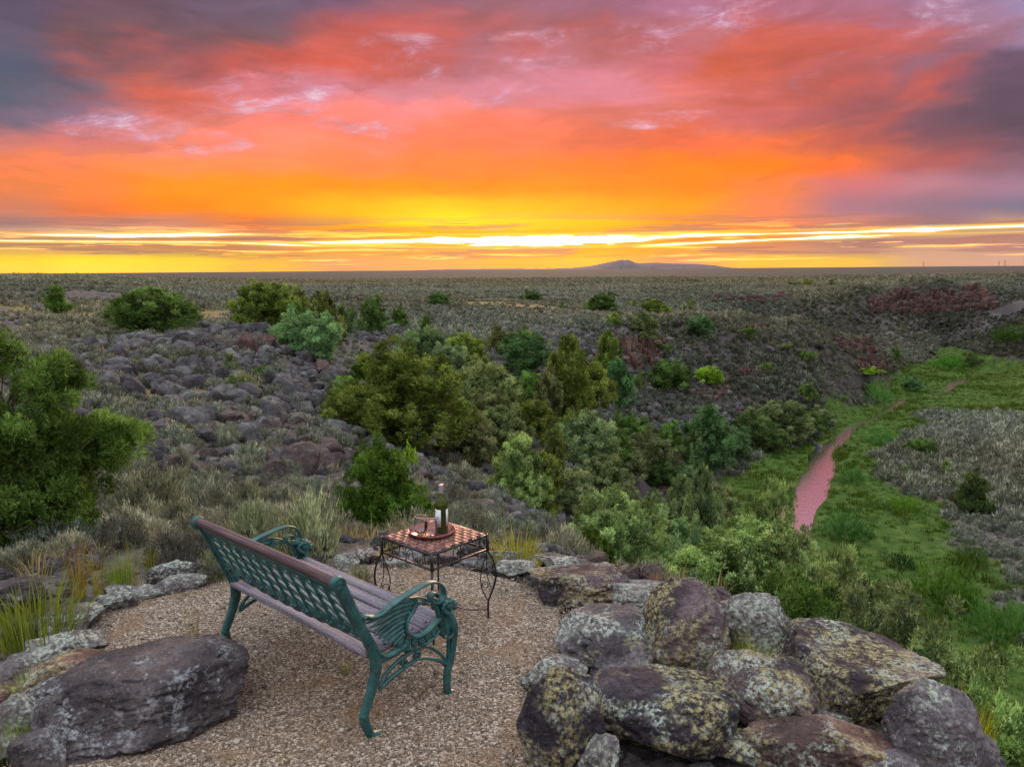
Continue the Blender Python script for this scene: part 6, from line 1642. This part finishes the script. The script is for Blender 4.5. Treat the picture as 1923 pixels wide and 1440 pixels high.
stuff('rubble', x, y, z+S*.06, S, RB, np.where(r < 30, r_.integers(0, 3, len(x)), 3+r_.integers(0, 2, len(x))), 'loose grey basalt rubble strewn over the slopes', 'rubble', (.5, 1.0), .5)
# meadow grass along the creek
MG = [tuft_mesh(41+k, 16, .55, .7, .030, .55, m=M_MEAD) for k in range(3)]
mn, mx = MEAD.min(0), MEAD.max(0); n_ = 36000
x = rng.uniform(mn[0]-2, min(mx[0]+2, 112), n_); y = rng.uniform(mn[1]-2, mx[1]+3, n_)
a_ = np.abs(np.arctan2(x, y)); k_ = (mead_mask(x, y) > .4) & (creek_d(x, y) > .12) & (a_ < .66) & (y > 20); x, y = x[k_], y[k_]; z = height(x, y)
rr = np.hypot(x, y); hgt = .55+.5*sstep(fbm2(x, y, 5, 3, 61), -.2, .5)
stuff('meadow_grass', x, y, z-.03, hgt*rng.uniform(.7, 1.2, len(x)), MG, rng.integers(0, 3, len(x)), 'lush bright green grass along both banks of the creek', 'meadow grass', (.6, 1.2), extra=dict(tone=.28*fbm2(x, y, 9, 3, 71)+.1*fbm2(x, y, 2, 2, 72), warm=.16*sstep(fbm2(x, y, 12, 3, 73), -.1, .6)-.03))
# willow scrub in the meadow
M_WIL = leaf_mat('willow_leaf', (.04,.09,.02), (.08,.17,.045), (.15,.26,.09), .35)
WL = [sage_mesh(140+k, 700, .14, .014, spread=.55, h=.75, up=1.3, m=M_WIL, rough_=.4) for k in range(2)]
for px, py, w, hp_, col_, lab in [
 (1770,1130,120,70,(1.1,1.1,.7),'large light green willow shrub in the meadow nearest the right edge'),
 (1880,1190,100,60,(1.0,1.15,.9),'grey-green willow shrub at the right edge of the meadow'),
 (1590,1010,80,50,(.8,1.0,1.0),'dark bluish willow patch right of the pink water'),
 (1820,1060,60,36,(1.1,1.0,.6),'yellow-green shrub in the middle of the meadow'),
 (1690,1065,44,30,(.5,.5,.6),'dark little shrub in the grey patch of the meadow'),
 (1600,905,40,30,(.9,1.0,.9),'grey-green shrub on the right bank by the broad water'),
 (1700,960,50,30,(1.2,1.2,.5),'yellowish shrub between meadow and sagebrush flat'),
 (1650,830,50,24,(1.0,1.2,1.1),'pale green shrub on the right bank beyond the narrows'),
 (1640,750,60,20,(1.0,1.2,1.1),'pale green shrub strip left of the far water'),
 (1780,690,50,16,(.8,1.2,.6),'green shrub at the far bend of the creek'),
 (1900,640,60,18,(.7,.8,.5),'dull green shrub at the foot of the far wall'),
 (1700,895,30,20,(.9,1.0,.8),'small green shrub at the edge of the sagebrush flat'),
]:
    g, r = ground(px, py); mpp = r/FPX; s = w*mpp/.85
    root = thing('willow_shrub', tuple(g-np.array([0, 0, .05])), lab, 'shrub', 'willow shrubs of the meadow', rz=rnd.uniform(0, 6))
    obj('foliage', rnd.choice(WL), root, scale=(s, s, max(hp_*mpp*1.3, s*.5)), color=col_)
# ------------------------------------------------------------------ grass tufts of the foreground
TF = [tuft_mesh(171+k, 220, 1.0, .9, .006, .35) for k in range(2)]
TD = [tuft_mesh(181+k, 60, 1.0, .35, .006, .6) for k in range(2)]
TS = [tuft_mesh(191+k, 16, 1.0, .35, .006, .45) for k in range(2)]
for px, py, w, h, k, col_, lab in [
 (75,1215,130,105,'f',(.95,1.05,.5),'broad yellow-green grass clump at the left between boulders'),
 (30,1200,60,60,'f',(.8,.9,.45),'short green grass left of the broad clump'),
 (150,1125,60,110,'d',(1.5,.9,.4),'reddish-brown dry stalks under the big left juniper'),
 (185,1120,40,90,'d',(1.4,1.1,.5),'straw stalks beside the reddish ones'),
 (248,1100,50,80,'d',(1.4,1.3,.6),'straw-coloured grass between rocks at the back left of the terrace'),
 (285,1085,40,70,'d',(1.5,1.35,.5),'yellow dry stalks left of the long low rock'),
 (225,1108,40,60,'f',(1.1,1.4,.5),'green shoots near the flat tilted slab'),
 (362,1212,70,100,'s',(.95,.95,.5),'thin sprig of bare stalks in the gravel beside the big dark slab'),
 (650,1265,40,34,'d',(1.0,.95,.5),'small brown grass tuft in the gravel beneath the bench'),
 (655,1240,26,16,'d',(1.2,.8,.4),'tiny reddish tuft in the gravel under the seat'),
 (700,1345,30,18,'d',(1.1,1.0,.5),'tiny tuft by the near rear leg of the bench'),
 (818,1160,24,34,'d',(1.2,1.3,.5),'small green tuft under the front of the bench'),
 (968,1052,90,52,'f',(1.5,1.35,.5),'yellow grass behind the table'),
 (930,1062,50,50,'d',(1.6,1.3,.5),'dry yellow grass seen past the table corner'),
 (1010,1066,30,30,'d',(2.0,1.6,.3),'yellow-flowered tuft at the terrace corner'),
 (1160,1100,26,50,'d',(1.7,.8,.4),'rusty dock stalk behind the small brown rock'),
 (1230,1100,30,36,'d',(1.4,.8,.5),'thin reddish stalks behind the tall reddish boulder'),
 (1415,1285,60,90,'f',(1.25,1.35,.75),'pale grass growing between the pale boulder and the maroon one'),
 (1372,1260,24,80,'s',(1.3,1.1,.7),'thin dry stems at the foot of the big pale boulder'),
 (1690,1410,70,60,'d',(1.3,1.25,.9),'drooping pale grass tuft in the cleft of the right-hand boulders'),
 (1808,1440,70,110,'f',(1.7,1.6,.35),'tall yellow-green grass at the bottom right corner'),
 (1770,1420,40,100,'s',(1.5,1.2,.6),'dry seed stalks left of the tall yellow-green grass'),
 (490,1000,70,44,'f',(1.0,1.3,.6),'green grass among pale sagebrush behind the bench'),
 (735,1042,50,40,'d',(1.3,1.2,.6),'dry grass beneath the far side of the table'),
 (1720,1340,26,46,'s',(1.2,1.3,.6),'thin stems rising beside the widest boulder'),
 (20,1420,50,60,'f',(.9,1.1,.6),'grey-green weed between rocks at the bottom left'),
 (60,1330,50,60,'f',(1.0,1.15,.6),'yellow-green weed on the speckled rocks at the left'),
 (590,1290,26,14,'d',(1.0,.8,.4),'flat dead tuft in the gravel under the bench rail'),
 (535,1430,40,20,'d',(1.2,.9,.5),'flattened dry tuft in the gravel at the bottom'),
]:
    g = flat(px, py, 0.0)
    if sdist(np.array([g[0]]), np.array([g[1]]), PLAT)[0] > .1 and py < 1100: g, _r = ground(px, py)
    if lab.startswith(('pale grass growing', 'drooping', 'thin dry stems at')): g = flat(px, py, .1)
    dist = np.linalg.norm(g-np.array([0, 0, EYE])); mpp = dist/FPX
    me = rnd.choice(dict(f=TF, d=TD, s=TS)[k]); s = w*mpp*(1.1 if k == 'f' else 1.0)
    o = obj('grass_tuft', me, loc=tuple(g-np.array([0, 0, .01])), scale=(s, s, h*mpp*1.15), rot=(0, 0, rnd.uniform(0, 6)), color=col_)
    prop(o, lab, 'grass', 'grass tufts of the foreground')
# pebbles of the terrace
n_ = 90000; x = rng.uniform(-3.2, 1.4, n_); y = rng.uniform(2.3, 6.4, n_)
k_ = (sdist(x, y, GRAV) < .04) & (np.abs(np.arctan2(x, y)) < .66)
k_ &= rng.random(n_) < .35+.65*sstep(fbm2(x, y, .45, 3, 99), .25, -.15)
x, y = x[k_], y[k_]; z = gz(x, y) + .012
t = mat('pebble'); oi = t.new('ShaderNodeObjectInfo').outputs['Random']
t.put(t.b.inputs['Base Color'], t.ramp(oi, [(0, (.07,.05,.037)), (.25, (.15,.11,.078)), (.5, (.245,.185,.135)), (.75, (.36,.285,.22)), (.92, (.54,.47,.40)), (1, (.11,.085,.08))])); M_PEB = t.m
PB = [rock_mesh('pebble', 960+k, 1, .75, 4, .12, 0, M_PEB) for k in range(4)]
S = .0056 + .008*rng.random(len(x))**3 + np.where(rng.random(len(x)) < .012, .018, 0)
stuff('gravel', x, y, z+S*.12, S, PB, rng.integers(0, 4, len(x)), 'pinkish-tan pea gravel spread over the terrace', 'gravel', (.5, .85), .4)
# brushwood: fallen dead branches beside the large round sagebrush
for px, py, L, a0, lab in [(380,915,90,.2,'bleached dead juniper branch lying above the bench back'), (330,960,80,-.2,'grey fallen branch left of the bench'), (240,1005,60,.3,'twisted dead branch under the big left juniper')]:
    g, r = ground(px, py); mpp = r/FPX; G = Geo(); r_ = np.random.default_rng(int(px)); Lm = L*mpp
    m_ = spline([[-.5*Lm, 0, .03], [-.2*Lm, .05*Lm, .07], [.1*Lm, -.04*Lm, .05], [.5*Lm, .03*Lm, .04]], 5); G.tube(m_, np.linspace(.028, .010, len(m_)), 6)
    for q in range(9):
        b = m_[r_.integers(3, len(m_)-1)]; e = b + r_.normal(size=3)*np.array([.16, .16, .05])*Lm + [0, 0, .03]
        G.tube(spline([b, (b+e)/2+r_.normal(size=3)*.02, e], 3), np.linspace(.010, .003, 7), 4)
    prop(obj('dead_branch', G.mesh('dead_branch', M_BARK), loc=tuple(g), rot=(0, 0, a0)), lab, 'branch', 'fallen dead branches')
# power pylons on the far plain
t = mat('pylon_steel'); t.b.inputs['Base Color'].default_value = (.10,.08,.08,1); M_PYL = t.m
def pylon_geo():
    G = Geo(); 
    for s in (-1, 1):
        for s2 in (-1, 1): G.tube([[s*4, s2*4, 0], [s*1.4, s2*1.4, 20], [s*1.0, s2*1.0, 33]], .20, 4)
        for k in range(4):
            z0, z1 = k*7, (k+1)*7; w0, w1 = 4-k*.75, 4-(k+1)*.75
            G.tube([[-s*w0, s*w0, z0], [s*w1, s*w1, z1]], .12, 4); G.tube([[s*w0, -s*w0, z0], [s*w1, s*w1, z1]], .12, 4)
    for z_, w_ in ((24, 9), (31, 7)): G.tube([[-w_, 0, z_], [0, 0, z_+1.6], [w_, 0, z_]], .18, 4); G.tube([[-w_, 0, z_], [w_, 0, z_]], .18, 4)
    return G.mesh('pylon', M_PYL)
me = pylon_geo()
for px, r, lab in [(1730,4300,'power pylon on the horizon above the long cliff band'), (1871,4600,'left of two power pylons close together at the far right horizon'), (1882,4000,'right and taller of two power pylons at the far right horizon'), (1166,6400,'faint power pylon in front of the distant hill, left one'), (1222,6400,'faint power pylon in front of the distant hill, middle one'), (1283,6400,'faint power pylon in front of the distant hill, right one')]:
    x, y = at_range(px, r); prop(obj('power_pylon', me, loc=(x, y, zat(x, y)-.5), rot=(0, 0, .5)), lab, 'pylon', 'power pylons on the horizon')
# air
t = mat('haze_air'); t.n.remove(t.b); v = t.new('ShaderNodeVolumePrincipled'); v.inputs['Color'].default_value = (.80,.72,.86,1); v.inputs['Density'].default_value = 0.5e-5; v.inputs['Anisotropy'].default_value = 0.2
t.l.new(v.outputs[0], t.o.inputs['Volume'])
if HAZE:
    G = Geo(); G.box((0, 0, 110), (58000, 58000, 320)); prop(obj('haze', G.mesh('haze', t.m, False)), 'thin lavender haze in the air over the plain', 'haze', kind='stuff')
